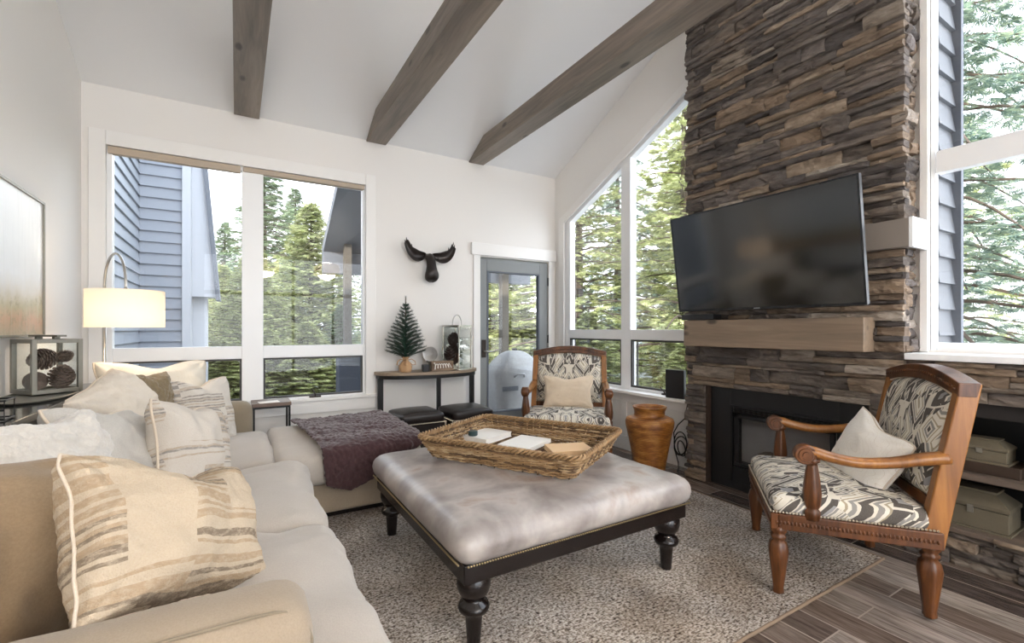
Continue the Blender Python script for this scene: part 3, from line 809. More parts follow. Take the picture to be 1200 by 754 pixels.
# ------------------------------------------------------------------ soft shapes
def pillow(w, h, t, seed=0, dent=0, n=30, wr=.012, bend=0):
    mb = MB(); vs = []; idx = {}
    def P(u, v, s):
        ex = .10*(1-abs(v)**2.0); ez = .10*(1-abs(u)**2.0)
        rimn = noise.noise(Vector((u*2.2+seed, v*2.2, seed)))*.012
        x = u*w/2*(1-ex*abs(u)**2); z = v*h/2*(1-ez*abs(v)**2)
        x += rimn*abs(u)**3; z += rimn*abs(v)**3
        # round the very corners a little
        q = max(0, abs(u)+abs(v)-1.82); x -= math.copysign(q*.10*w, u); z -= math.copysign(q*.10*h, v)
        k = (max(0, 1-u*u)**.5)*(max(0, 1-v*v)**.5)
        y = s*t/2*k**.85
        nn = noise.noise(Vector((u*1.7+seed, v*1.7, seed*1.7+s)))*wr*2.0 + noise.noise(Vector((u*5+seed, v*5, s*3+seed)))*wr*.8
        # creases fanning in from the corners and sides
        a = math.atan2(1.02-abs(v), 1.02-abs(u)); rr_ = math.hypot(1-abs(u), 1-abs(v))
        cr = math.sin(a*11+seed*3+(1 if u > 0 else 0)+(2 if v > 0 else 0))*math.exp(-(rr_/.55)**2)*.9
        cr += math.sin(u*17+seed+v*3)*math.exp(-((1-abs(v))/.35)**2)*.55
        y += s*(nn*min(1, k*2) + cr*wr*.55*min(1, k*3))
        if dent:
            d = dent*math.exp(-(u/.38)**2)*max(0, (v+.3)/1.3)**2.2
            z -= d; y += s*d*.22*k
        y += bend*(u*u)
        return Vector((x, y, z))
    for s in (1, -1):
        for j in range(n+1):
            for i in range(n+1):
                edge = i in (0, n) or j in (0, n)
                if s == -1 and edge: idx[(s, i, j)] = idx[(1, i, j)]; continue
                idx[(s, i, j)] = len(vs)
                a = lambda q: math.sin((q/n-.5)*PI)*.7 + (q/n*2-1)*.3
                vs.append(P(a(i), a(j), s))
    fs = []
    for s in (1, -1):
        for j in range(n):
            for i in range(n):
                q = [idx[(s, i, j)], idx[(s, i+1, j)], idx[(s, i+1, j+1)], idx[(s, i, j+1)]]
                fs.append(tuple(q if s == -1 else q[::-1]))
    mb.add(vs, fs)
    rim = [vs[idx[(1, i, 0)]] for i in range(n)] + [vs[idx[(1, n, j)]] for j in range(n)] + [vs[idx[(1, i, n)]] for i in range(n, 0, -1)] + [vs[idx[(1, 0, j)]] for j in range(n, 0, -1)]
    return mb, rim
def put_pillow(name, label, m, loc, rot, w, h, t, seed, dent=0, pipe=None, cat='pillow', wr=.012, group=None, bend=0, pr=.006, fur=0):
    """rot = (lean back, roll, heading) ; faces local -y"""
    o0 = thing(name, label, cat, loc, group=group)
    o0.rotation_euler = (Matrix.Rotation(rot[2], 4, 'Z') @ Matrix.Rotation(rot[0], 4, 'X') @ Matrix.Rotation(rot[1], 4, 'Y')).to_euler()
    mb, rim = pillow(w, h, t, seed, dent, wr=wr, bend=bend)
    cv = mb.build('cover', m, o0, smooth=True, sub=2 if fur else 1)
    if fur:
        tx = bpy.data.textures.new('fur', 'CLOUDS'); tx.noise_scale = .02; tx.noise_depth = 3
        d = cv.modifiers.new('fur', 'DISPLACE'); d.texture = tx; d.strength = fur; d.texture_coords = 'LOCAL'
    if pipe: MB().tube(rim, pr, 6, True).build('piping', pipe, o0, smooth=True)
    return o0
def soft_box(x0, y0, z0, x1, y1, z1, r=.05, crown=.02, wr=.006, n=14, seed=0, puff=.0):
    mb = MB()
    c = Vector(((x0+x1)/2, (y0+y1)/2, (z0+z1)/2)); hs = Vector(((x1-x0)/2, (y1-y0)/2, (z1-z0)/2)); r = min(r, *hs)
    N = [max(6, min(40, int(2*h/.045))) for h in hs]
    vd = {}; vs = []; fs = []
    def vert(i, j, k):
        key = (i, j, k)
        if key in vd: return vd[key]
        q = Vector((2*i/N[0]-1, 2*j/N[1]-1, 2*k/N[2]-1))
        # cluster samples near the rounding
        p = Vector([math.copysign(abs(q[a])**.8, q[a])*hs[a] for a in range(3)])
        inner = Vector([max(-(hs[a]-r), min(hs[a]-r, p[a])) for a in range(3)])
        d = p - inner
        if d.length > 1e-9: p = inner + d.normalized()*r*min(1, d.length/r*1.0 if max(abs(d[a]) for a in range(3)) < r*.999 else 1)
        u, v = p.x/hs.x, p.y/hs.y
        top = max(0, p.z/hs.z)
        p.z += crown*(1-u*u)*(1-v*v)*top
        if puff:
            zf = 1-(p.z/hs.z)**2
            if abs(d.x) > 1e-6: p.x += math.copysign(puff*zf, d.x)
            if abs(d.y) > 1e-6: p.y += math.copysign(puff*zf, d.y)
        w = c + p
        nz = noise.noise(Vector((w.x*3.2+seed, w.y*3.2, w.z*3)))*wr*1.6 + noise.noise(Vector((w.x*9+seed, w.y*14, w.z*6)))*wr*.7
        w += Vector((0, 0, nz*top)) + Vector((math.copysign(1, p.x)*nz if abs(d.x) > 1e-6 else 0, math.copysign(1, p.y)*nz if abs(d.y) > 1e-6 else 0, 0))*.7
        vd[key] = len(vs); vs.append(w); return vd[key]
    nx, ny, nz_ = N
    for i in range(nx):
        for j in range(ny):
            for k in (0, nz_): fs.append((vert(i,j,k), vert(i+1,j,k), vert(i+1,j+1,k), vert(i,j+1,k)))
    for i in range(nx):
        for k in range(nz_):
            for j in (0, ny): fs.append((vert(i,j,k), vert(i+1,j,k), vert(i+1,j,k+1), vert(i,j,k+1)))
    for j in range(ny):
        for k in range(nz_):
            for i in (0, nx): fs.append((vert(i,j,k), vert(i,j+1,k), vert(i,j+1,k+1), vert(i,j,k+1)))
    mb.add(vs, fs); return mb

# ------------------------------------------------------------------ sectional sofa
so = thing('sectional_sofa', 'large L-shaped beige linen sofa along the left wall and under the window', 'sofa', (0, 2.5, 0))
B = dict(world=True, smooth=True)
soft_box(-.66, 1.10, .05, .24, 3.10, .27, .03, 0, .002).build('base', M['sofaside'], so, **B)
soft_box(-.66, 3.09, .05, 1.05, 4.02, .262, .03, 0, .002).build('base', M['sofaside'], so, **B)
MB().box(-.60, 1.14, .014, .20, 3.14, .06).box(-.60, 3.15, .014, 1.0, 3.98, .06).build('plinth', M['espresso'], so, world=True)
soft_box(-.5, 1.06, .265, .335, 2.035, .455, .07, .03, .026, seed=1, puff=.012).build('seat_cushion', M['sofa'], so, **B)
soft_box(-.5, 2.045, .265, .335, 2.965, .455, .07, .03, .026, seed=5, puff=.012).build('seat_cushion', M['sofa'], so, **B)
soft_box(-.5, 3.0, .258, .20, 4.0, .46, .06, .02, .010, seed=9, puff=.01).build('seat_cushion', M['sofa'], so, **B)
soft_box(.205, 3.0, .258, 1.07, 4.05, .46, .06, .02, .010, seed=13, puff=.01).build('seat_cushion', M['sofa'], so, **B)
soft_box(-.68, 1.12, .25, -.46, 4.2, .72, .07, .01, .006, seed=3).build('back', M['sofaside'], so, **B)
soft_box(-.66, 4.0, .25, .11, 4.20, .665, .07, .01, .004, seed=4).build('back', M['sofaolive'], so, **B)
soft_box(-.70, 1.075, .05, .15, 1.295, .62, .075, .012, .005, seed=7).build('arm', M['sofaside'], so, **B)
pts = [(-.65, 1.105, .614), (-.3, 1.105, .618), (.02, 1.105, .617), (.07, 1.107, .613), (.105, 1.110, .600), (.132, 1.113, .570), (.144, 1.113, .53), (.148, 1.113, .45)]
MB().tube(pts, .004, 6).build('arm_seam', M['sofaolive'], so, **B)
# pillows
def pl(name, label, m, loc, rot, *a, **k): return put_pillow(name, label, m, loc, [R(q) for q in rot], *a, **k)
pl('back_cushion', 'big tan velvet cushion slumped behind the near sofa arm', M['cushtan'], (-.50, 1.72, .61), (-24, 12, 66), .64, .54, .38, 2.1, .0, M['pipe'], cat='cushion', wr=.034)
pl('throw_pillow', 'large tan kilim-striped pillow propped against the near sofa arm', M['kilimB'], (-.15, 1.525, .68), (-30, 24, 60), .54, .41, .27, 3.3, .085, M['pipe'], wr=.014, fur=.008, pr=.004)
pl('throw_pillow', 'white fur pillow behind the tan kilim pillow', M['furwhite'], (-.58, 2.30, .69), (-28, 2, 68), .56, .46, .30, 5.1, .04, wr=.024, fur=.018)
pl('throw_pillow', 'plain grey linen pillow between the white fur pillow and grey striped pillow', M['greylinen'], (-.46, 2.60, .675), (-31, 12, 74), .52, .46, .22, 6.2, .03, M['pipe'], wr=.024)
pl('throw_pillow', 'cream pillow in front of the lantern, tipped on its corner', M['cream'], (-.53, 3.18, .775), (-34, -20, 64), .48, .42, .26, 8.4, .0, M['pipe'], wr=.022, fur=.006)
pl('throw_pillow', 'grey and cream striped pillow standing on the second seat', M['kilimF'], (-.195, 2.74, .645), (-16, 14, 60), .45, .45, .26, 9.9, .03, M['pipe'], wr=.013)
pl('throw_pillow', 'olive brown fur pillow wedged behind the striped pillows', M['olivefur'], (-.44, 3.50, .79), (-12, 2, 66), .36, .34, .18, 12.2, wr=.02, fur=.014)
pl('throw_pillow', 'wide ivory patterned pillow against the low window', M['patwhite'], (-.46, 3.93, .80), (-24, 2, 26), .66, .44, .22, 14.2, .05, M['pipe'], wr=.018)
pl('throw_pillow', 'white pillow with striped corner beside the olive sofa back', M['kilimI'], (-.20, 3.76, .665), (-16, 2, 44), .47, .45, .22, 15.7, .04, M['pipe'], wr=.014)

# throw blanket draped over the chaise
def throw():
    mb = MB(); nu, nv = 34, 40; vs = []
    for layer in (0, 1):
        for j in range(nv+1):
            for i in range(nu+1):
                u, v = i/nu, j/nv
                # v: 0 at the back, 1 at the front hem; slanted across the chaise
                x = .30 + .78*u + (.16*v if u < .5 else .16*v*(1-u)*2)
                s = v*(1.26 - .30*abs(u-.18))
                x += .06*(1-v)*(1-u)
                yt = 3.98
                if s < .93: y = yt - s; z = .507 + .012*math.sin(PI*min(1, s/.9))
                else:
                    q = s-.93; ang = min(q/.07, PI/2)
                    y = yt-.93 - .07*math.sin(ang); z = .437 + .07*math.cos(ang)
                    if q > .07*PI/2: z -= (q-.07*PI/2)
                z -= .3*max(0, v-.85)*0
                if s >= .93: y -= .02
                k = noise.noise(Vector((x*6, y*6, 2)))*.022 + noise.noise(Vector((x*16, y*16+z*16, 7)))*.012
                over = max(0, x-1.06)
                if over > 0: x = 1.06+.3*over+.03; z -= over*1.0
                if s < .93: z += k+.012
                else: y -= abs(k)+.004; z += k*.5
                if layer: 
                    if s < .93: z -= .016
                    else: y += .016
                vs.append((x, y, z))
    n1 = (nu+1)*(nv+1); fs = []
    for j in range(nv):
        for i in range(nu):
            a = j*(nu+1)+i
            fs.append((a, a+1, a+nu+2, a+nu+1)); fs.append((n1+a, n1+a+nu+1, n1+a+nu+2, n1+a+1))
    bd = [i for i in range(nu+1)] + [j*(nu+1)+nu for j in range(1, nv+1)] + [nv*(nu+1)+i for i in range(nu-1, -1, -1)] + [j*(nu+1) for j in range(nv-1, 0, -1)]
    for q in range(len(bd)):
        a, b = bd[q], bd[(q+1) % len(bd)]; fs.append((a, n1+a, n1+b, b))
    mb.add(vs, fs)
    o = mb.build('fur_throw', M['throw'], smooth=True, sub=2)
    tx = bpy.data.textures.new('fur', 'CLOUDS'); tx.noise_scale = .022; tx.noise_depth = 3
    d = o.modifiers.new('fur', 'DISPLACE'); d.texture = tx; d.strength = .022; d.texture_coords = 'GLOBAL'
    tag(o, 'dark plum faux-fur throw draped over the chaise end', 'blanket')
throw()

# ------------------------------------------------------------------ rug
mb = MB(); rx0, rx1, ry0, ry1 = .02, 2.93, 1.08, 3.62
mb.box(rx0, ry0, .001, rx1, ry1, .013)
rg = thing('area_rug', 'large heathered beige-grey woven rug under the leather ottoman', 'rug', ((rx0+rx1)/2, (ry0+ry1)/2, 0))
mb.build('pile', M['rug'], rg, world=True)
pts = []
for k in range(60): pts.append((rx0+(rx1-rx0)*k/60, ry0+.004*noise.noise(Vector((k*.7,0,0))), .009))
for k in range(50): pts.append((rx1+.004*noise.noise(Vector((0,k*.7,0))), ry0+(ry1-ry0)*k/50, .009))
for k in range(60): pts.append((rx1-(rx1-rx0)*k/60, ry1, .009))
for k in range(50): pts.append((rx0, ry1-(ry1-ry0)*k/50, .009))
MB().tube(pts, .0075, 6, True).build('binding', M['rugbind'], rg, world=True, smooth=True)

# ------------------------------------------------------------------ leather ottoman
FZ = .0135
ot = thing('leather_ottoman', 'big square grey leather ottoman table on dark turned legs', 'ottoman', (1.325, 2.145, FZ))
ox, oy = .61, .61
soft_box(-.635, -.64, .325, .63, .64, .472, .07, .02, .004, seed=2, puff=.01).build('cushion', M['leather'], ot, smooth=True)
mb = MB().box(-ox, -oy, .262, ox, oy, .338)
mb.build('apron', M['espresso'], ot, bevel=.006)
for side in range(4):
    mb = MB()
    for k in range(110):
        q = -.61 + 1.22*(k+.5)/110
        p = [(q, -.634), (.632, q), (q, .634), (-.632, q)][side]
        mb.ball((p[0], p[1], .344), .0042, 6, 4)
    mb.build('nailhead_trim', M['bnail'], ot)
prof = [(.026,0),(.033,.10),(.034,.115),(.04,.12),(.056,.128),(.062,.142),(.056,.157),(.038,.166),(.036,.172),(.044,.178),(.058,.20),(.066,.225),(.066,.248),(.06,.262)]
for sx in (-1, 1):
    for sy in (-1, 1):
        MB().lathe(prof, (sx*.54, sy*.545, 0), 24).build('leg', M['espresso'], ot, smooth=True, angle=50)

# wicker tray
bt = thing('wicker_tray', 'rectangular woven wicker tray basket on the leather ottoman', 'basket', (1.405, 2.235, FZ+.495), rz=math.atan2(.95, -.56))
def rrect(L, W, r, n):
    per = []; segs = [((L/2-r), (W/2-r), 0), (-(L/2-r), (W/2-r), PI/2), (-(L/2-r), -(W/2-r), PI), ((L/2-r), -(W/2-r), 1.5*PI)]
    pts = []
    for cx, cy_, a0 in segs:
        for k in range(9):
            a = a0 + PI/2*k/8; pts.append(Vector((cx+r*math.cos(a), cy_+r*math.sin(a), 0)))
    # resample
    P = pts + [pts[0]]; d = [0]
    for a, b in zip(P, P[1:]): d.append(d[-1]+(b-a).length)
    out = []
    j = 0
    for k in range(n):
        t = d[-1]*k/n
        while d[j+1] < t: j += 1
        f = (t-d[j])/(d[j+1]-d[j]); out.append(P[j].lerp(P[j+1], f))
    return out, d[-1]
rows = 15; NS = 70
mb = MB()
for r_ in range(rows):
    f = r_/(rows-1); z = .006 + .098*f
    L, W = .84+.11*f, .615+.09*f
    n = NS*4
    base, per = rrect(L, W, .045, n)
    pts = []
    wob = random.Random(r_)
    for k, p in enumerate(base):
        nx = base[(k+1) % n]-base[k-1]; nr = Vector((nx.y, -nx.x, 0)).normalized()
        ph = PI*(k/4) + PI*(r_ % 2)
        pts.append(p + nr*(.0058*math.cos(ph)) + Vector((0,0,z+.002*math.sin(k*.21+r_))))
    # break each course into canes of its own tint
    cuts = sorted(wob.sample(range(n), 7)); cuts.append(cuts[0]+n)
    for a, b in zip(cuts, cuts[1:]):
        seg = [pts[q % n] for q in range(a, b+2)]
        mb.tube(seg, .0046, 6)
mb.build('woven_wall', M['wicker'], bt, smooth=True)
mb = MB()
b0, _ = rrect(.84, .615, .045, NS); b1, _ = rrect(.95, .705, .045, NS)
for a, b in zip(b0, b1): mb.tube([a+Vector((0,0,.0)), b+Vector((0,0,.112))], .0042, 5)
mb.build('stakes', M['wicker'], bt, smooth=True)
mb = MB()
base, _ = rrect(.955, .71, .05, 360)
for s in range(3):
    pts = []
    for k, p in enumerate(base):
        nx = base[(k+1) % 360]-base[k-1]; nr = Vector((nx.y, -nx.x, 0)).normalized()
        a = k*2*PI/9 + s*2*PI/3
        pts.append(p + nr*.010*math.cos(a) + Vector((0,0,.116+.010*math.sin(a))))
    mb.tube(pts, .0062, 6, True)
mb.build('braided_rim', M['wicker'], bt, smooth=True)
mb = MB()
for k in range(30): 
    y = -.29+.58*k/29; mb.tube([(-.40, y, .004), (.40, y, .004)], .0045, 5)
for k in range(22):
    x = -.40+.8*k/21; mb.tube([(x, -.29, .008), (x, .29, .008)], .004, 5)
mb.build('base', M['wicker'], bt, smooth=True)
BZ = FZ+.495+.013
def book(loc, rz, w, d, h, label, cover, name='magazine'):
    o = thing(name, label, 'book', loc, rz)
    MB().box(-w/2, -d/2, 0, w/2, d/2, .003).box(-w/2, -d/2, h-.003, w/2, d/2, h).box(-w/2, -d/2, 0, -w/2+.003, d/2, h).build('cover', cover, o, bevel=.001)
    MB().box(-w/2+.003, -d/2+.004, .003, w/2-.004, d/2-.004, h-.003).build('pages', M['paper'], o)
book((1.37, 2.62, BZ), R(24), .27, .22, .032, 'thick white book lying at the far end of the wicker tray', M['paper'], 'book')
c0 = (1.27, 2.60)
o = MB().lathe([(.026,0),(.030,.004),(.030,.026),(.026,.03)], (0,0,0), 20).build('coaster_tin', M['teal'], smooth=True, angle=40); o.location = (c0[0], c0[1], BZ+.033)
tag(o, 'small round dark teal tin on top of the white book', 'tin')
c0 = (1.49, 2.34, BZ)
o = MB().box(-.14, -.105, 0, .14, .105, .024).build('papers', M['paper'], bevel=.001); o.location = c0; o.rotation_euler.z = R(28)
tag(o, 'flat white papers in the middle of the wicker tray', 'paper')
c0 = (1.62, 2.08, BZ)
o = MB().box(-.12, -.09, 0, .12, .09, .030).build('envelope', M['envelope'], bevel=.002); o.location = c0; o.rotation_euler.z = R(-20)
tag(o, 'peach-orange envelope at the near end of the wicker tray', 'envelope')

# ------------------------------------------------------------------ armchairs
def armchair(label, loc, rz, group):
    c = thing('armchair', label, 'armchair', loc, rz, group)
    W = M['chairwood']; W2 = M['chairwood2']
    prof = [(.018,0),(.024,.006),(.022,.03),(.026,.06),(.038,.16),(.042,.20),(.036,.232),(.024,.248),(.032,.256),(.032,.266),(.024,.272),(.034,.285),(.036,.31)]
    for sx in (-1, 1):
        MB().lathe(prof, (sx*.35, .27, 0), 24, .07, 6).build('leg', W, c, smooth=True)
        MB().lathe(prof, (sx*.335, -.29, 0), 24, .07, 6).build('leg', W, c, smooth=True)
    mb = MB().box(-.385, .275, .30, .385, .305, .372).box(-.385, -.32, .30, -.355, .275, .372).box(.355, -.32, .30, .385, .275, .372).box(-.355, -.32, .30, .355, -.29, .372)
    mb.build('seat_rail', W, c, bevel=.005)
    mb = MB()
    for k in range(50):
        x = -.37+.74*k/49; mb.ball((x, .306, .334), (.006,.003,.010), 6, 4)
    mb.build('carved_beading', W, c, smooth=True)
    for s in (-1, 1):
        mb = MB()
        for k in range(40):
            y = -.30+.58*k/39; mb.ball((s*.386, y, .334), (.003,.006,.010), 6, 4)
        mb.build('carved_beading', W, c, smooth=True)
    soft_box(-.378, -.30, .355, .378, .302, .455, .045, .035, .003, seed=1).build('seat', M['ikat'], c, smooth=True)
    mb = MB()
    for k in range(58):
        x = -.375+.75*k/57; mb.ball((x, .304, .379), .0052, 6, 4)
    mb.build('nailhead_trim', M['nail'], c)
    for s in (-1, 1):
        mb = MB()
        for k in range(46):
            y = -.30+.595*k/45; mb.ball((s*.381, y, .379), .0052, 6, 4)
        mb.build('nailhead_trim', M['nail'], c)
    # back: leans from (y=-.29,z=.36) to (y=-.43,z=1.0)
    lean = lambda z: -.295 - .125*((z-.36)/.64)
    for s in (-1, 1):
        vs = []; fs = []; zs = [.30, .42, .6, .8, .985]
        for z in zs:
            xx = s*(.35-.022*(z-.3)); dy = .042-.008*(z-.3)
            for i, j in ((-1,-1),(1,-1),(1,1),(-1,1)): vs.append((xx+i*.025, lean(z)+j*dy, z))
        for q in range(len(zs)-1):
            for k in range(4): fs.append((q*4+k, q*4+(k+1) % 4, q*4+4+(k+1) % 4, q*4+4+k))
        fs += [(3,2,1,0), (16,17,18,19)]
        MB().add(vs, fs).build('back_post', W2, c, bevel=.007)
    n = 16; mb = MB(); vs = []; fs = []
    for i in range(n+1):
        x = -.362+.724*i/n; e = math.cos(x/.37*PI/2)
        zt = .985+.055*e; zb = .925+.045*e
        for (y, z) in ((lean(zb)-.03, zb), (lean(zb)+.035, zb), (lean(zt)+.045, zt), (lean(zt)-.03, zt)): vs.append((x, y, z))
    for i in range(n):
        for k in range(4): fs.append((i*4+k, i*4+(k+1) % 4, i*4+4+(k+1) % 4, i*4+4+k))
    fs += [(0,1,2,3), (n*4+3, n*4+2, n*4+1, n*4)]
    mb.add(vs, fs).build('crest_rail', W, c, bevel=.006)
    mb = MB()
    for i in range(34):
        x = -.34+.68*i/33; e = math.cos(x/.37*PI/2); z = .957+.05*e
        mb.ball((x, lean(z)+.043, z), (.007,.005,.007), 6, 4)
    mb.build('crest_beading', W, c, smooth=True)
    MB().bar((-.33, lean(.47), .47), (.33, lean(.47), .47), .05, .05).build('lower_back_rail', W, c, bevel=.005)
    # upholstered back pad, front and rear
    n, m = 20, 18; vs = []; fs = []
    for sd in (0, 1):
        for j in range(m+1):
            for i in range(n+1):
                u, v = i/n*2-1, j/m
                x = u*.322; z0 = .49; z1 = .935+.045*math.cos(u*PI/2)
                z = z0+(z1-z0)*v
                k = (max(0, 1-u**4)**.5)*(max(0, 1-(2*v-1)**4)**.5)
                vs.append((x, lean(z)+(.012+.055*k if sd == 0 else -.018-.02*k), z))
    n1 = (n+1)*(m+1)
    for j in range(m):
        for i in range(n):
            a = j*(n+1)+i; fs.append((a, a+1, a+n+2, a+n+1)); fs.append((n1+a, n1+a+n+1, n1+a+n+2, n1+a+1))
    bd = [i for i in range(n+1)] + [j*(n+1)+n for j in range(1, m+1)] + [m*(n+1)+i for i in range(n-1, -1, -1)] + [j*(n+1) for j in range(m-1, 0, -1)]
    for q in range(len(bd)):
        a, b = bd[q], bd[(q+1) % len(bd)]; fs.append((a, n1+a, n1+b, b))
    MB().add(vs, fs).build('back_pad', M['ikat'], c, smooth=True)
    mb = MB()
    for k in range(40):
        z = .50+.43*k/39
        for s in (-1, 1): mb.ball((s*.318, lean(z)+.03, z), .005, 6, 4)
    for k in range(54):
        u = k/53*2-1; z = .93+.045*math.cos(u*PI/2); mb.ball((u*.316, lean(z)+.03, z), .005, 6, 4)
    mb.build('back_nailhead_trim', M['nail'], c)
    for s in (-1, 1):
        cp = [(-.345, .675), (-.26, .662), (-.15, .638), (-.03, .628), (.07, .642), (.13, .658), (.165, .66)]
        ws = [.066, .062, .056, .054, .056, .060, .060]
        mb = MB()
        P = [Vector((s*(.347+.018*min(1, (y+.345)/.3)), y, z)) for y, z in cp]
        # smooth the path
        fine = []; fw = []
        for i in range(len(P)-1):
            for q in range(4):
                t = q/4; p0 = P[max(i-1, 0)]; p1 = P[i]; p2 = P[i+1]; p3 = P[min(i+2, len(P)-1)]
                fine.append(.5*((2*p1)+(p2-p0)*t+(2*p0-5*p1+4*p2-p3)*t*t+(3*p1-p0-3*p2+p3)*t**3)); fw.append(ws[i]*(1-t)+ws[i+1]*t)
        fine.append(P[-1]); fw.append(ws[-1])
        mb.tube(fine, [q*.5 for q in fw], 14, squash=.85)
        mb.build('armrest', W2, c, smooth=True)
        mb = MB()
        xx = s*.365
        for k, (rr, hw) in enumerate(((.044, .028), (.031, .033), (.016, .037))):
            Mx = Matrix.Translation((xx, .168, .648)) @ Matrix.Rotation(PI/2, 4, 'Y')
            mb.lathe([(rr*.9, -hw), (rr, -hw*.8), (rr, hw*.8), (rr*.9, hw)], (0,0,0), 20, M=Mx)
        mb.build('arm_scroll', W, c, smooth=True, angle=40)
        MB().lathe([(.032,.36),(.032,.40),(.024,.41),(.030,.42),(.034,.44),(.036,.48),(.030,.54),(.022,.60),(.020,.61),(.030,.618),(.030,.632)], (xx, .14, 0), 24, .07, 6).build('arm_support', W, c, smooth=True)
    return c
# facing direction of the chair is local +y
fa = math.atan2(.781, -.623) - PI/2
ch1 = armchair('carved wood armchair in the near right by the niche shelves', (2.575, 1.195, FZ), fa, 'carved ikat armchairs')
fb = math.atan2(-.79, -.68) - PI/2
ch2 = dup(ch1, (2.60, 3.36, FZ), fb, 'carved wood armchair in the far corner between door and vase', 'carved ikat armchairs')
def chair_pt(loc, rz, x, y, z):
    return (loc[0]+math.cos(rz)*x-math.sin(rz)*y, loc[1]+math.sin(rz)*x+math.cos(rz)*y, z)
p = (2.66, 1.05, .60)
put_pillow('throw_pillow', 'white embroidered pillow on the near right armchair', M['scrollwhite'], p, (R(-20), R(18), R(-122)), .41, .36, .13, 21.5, .02, M['pipe'], wr=.006, pr=.004)
p = chair_pt((2.60, 3.36), fb, 0, -.12, .635)
put_pillow('throw_pillow', 'tan embroidered lumbar pillow on the far corner armchair', M['scrolltan'], p, (R(-24), 0, fb+PI), .47, .32, .13, 23.5, .035, M['pipe'], wr=.006, pr=.004)

# ------------------------------------------------------------------ vase, cable, device
vs_ = thing('floor_vase', 'tall amber woven rattan vase on the floor beside the chimney', 'vase', (2.99, 2.74, 0))
MB().lathe([(.115,0),(.12,.01),(.145,.16),(.175,.32),(.197,.41),(.200,.445),(.19,.47),(.155,.485),(.128,.49),(.124,.50),(.126,.535),(.136,.56),(.140,.57),(.128,.57),(.118,.55),(.112,.50),(.10,.49),(.10,.45)], (0,0,0), 40).build('body', M['vase'], vs_, smooth=True)
o = MB().box(-.09, -.02, 0, .09, .02, .25).build('flat_speaker', M['plastic'], bevel=.006)
o.location = (XR-.075, 2.74, .613); o.rotation_euler.z = R(98)
tag(o, 'flat black speaker panel standing on the window sill beside the chimney', 'speaker')
mb = MB()
def loop(c, r, tilt, n=40, ecc=1.2, ph=0):
    return [Vector((c[0]+.02*math.sin(tilt+a), c[1]+r*math.cos(a), c[2]+r*ecc*math.sin(a))) for a in [2*PI*k/n+ph for k in range(n+1)]]
mb.tube(loop((3.33, 2.70, .20), .065, 0), .005, 6)
mb.tube(loop((3.34, 2.71, .22), .08, 1, ph=1), .005, 6)
mb.tube(loop((3.33, 2.69, .18), .055, 2, ph=2), .005, 6)
mb.tube([(3.33, 2.62, .60), (3.31, 2.64, .45), (3.32, 2.72, .38), (3.34, 2.78, .30), (3.34, 2.77, .15), (3.30, 2.70, .06), (3.28, 2.68, .02), (3.22, 2.64, .008)], .005, 6)
o = mb.build('cable_coil', M['black'], smooth=True)
tag(o, 'black cable hanging in loops between the vase and chimney', 'cable')

# ------------------------------------------------------------------ console with decor
cs = thing('demilune_console', 'half-round console table with wood top and black legs against back wall', 'console table', (1.70, 4.6, 0))
half = [(1.165, 4.60)] + [(1.705-.54*math.cos(PI*k/24), 4.60-.06-.27*math.sin(PI*k/24)) for k in range(25)] + [(2.245, 4.60)]
half = [half[0]] + half[1:-1] + [half[-1]]
MB().prism(half, 'z', .77, .80).build('tabletop', M['tabletop'], cs, world=True, bevel=.004)
ins = [(1.185, 4.59)] + [(1.705-.52*math.cos(PI*k/24), 4.59-.06-.25*math.sin(PI*k/24)) for k in range(25)] + [(2.225, 4.59)]
MB().prism(ins, 'z', .735, .77).build('apron', M['black'], cs, world=True)
MB().box(1.185, 4.52, 0, 1.235, 4.545, .735).build('leg', M['black'], cs, world=True)
MB().box(2.175, 4.52, 0, 2.225, 4.545, .735).build('leg', M['black'], cs, world=True)
MB().box(1.71, 4.305, 0, 1.75, 4.33, .735).build('leg', M['black'], cs, world=True)
for k, (x, y, lab) in enumerate(((1.41, 4.075, 'black leather cube stool nearer the window under the console'), (1.885, 4.03, 'black leather cube stool nearer the door under the console'))):
    if k == 0:
        st = thing('leather_stool', lab, 'stool', (x, y, 0), 0, 'stools under the console')
        soft_box(-.205, -.21, .38, .205, .21, .475, .03, .018, .002, seed=3).build('cushion', M['bleather'], st, smooth=True)
        MB().box(-.212, -.215, .04, .212, .215, .40).build('body', M['bleather'], st, bevel=.008)
        for sd in range(4):   # a line of nails round each side face
            mb = MB(); c_, s_ = math.cos(sd*PI/2), math.sin(sd*PI/2); off = .217 if sd % 2 == 0 else .214
            P_ = [(-.205+.41*q/39, .392) for q in range(40)] + [(sx*.200, .06+.32*q/29) for sx in (-1, 1) for q in range(30)]
            for t, z in P_: mb.ball((c_*t+s_*off, s_*t-c_*off, z), .0048, 5, 4)
            mb.build('nailhead_trim', M['nail'], st)
        for sx in (-1, 1):
            for sy in (-1, 1): MB().box(sx*.18-.02, sy*.18-.02, 0, sx*.18+.02, sy*.18+.02, .045).build('foot', M['espresso'], st)
    else: dup(st, (x, y, 0), 0, lab)

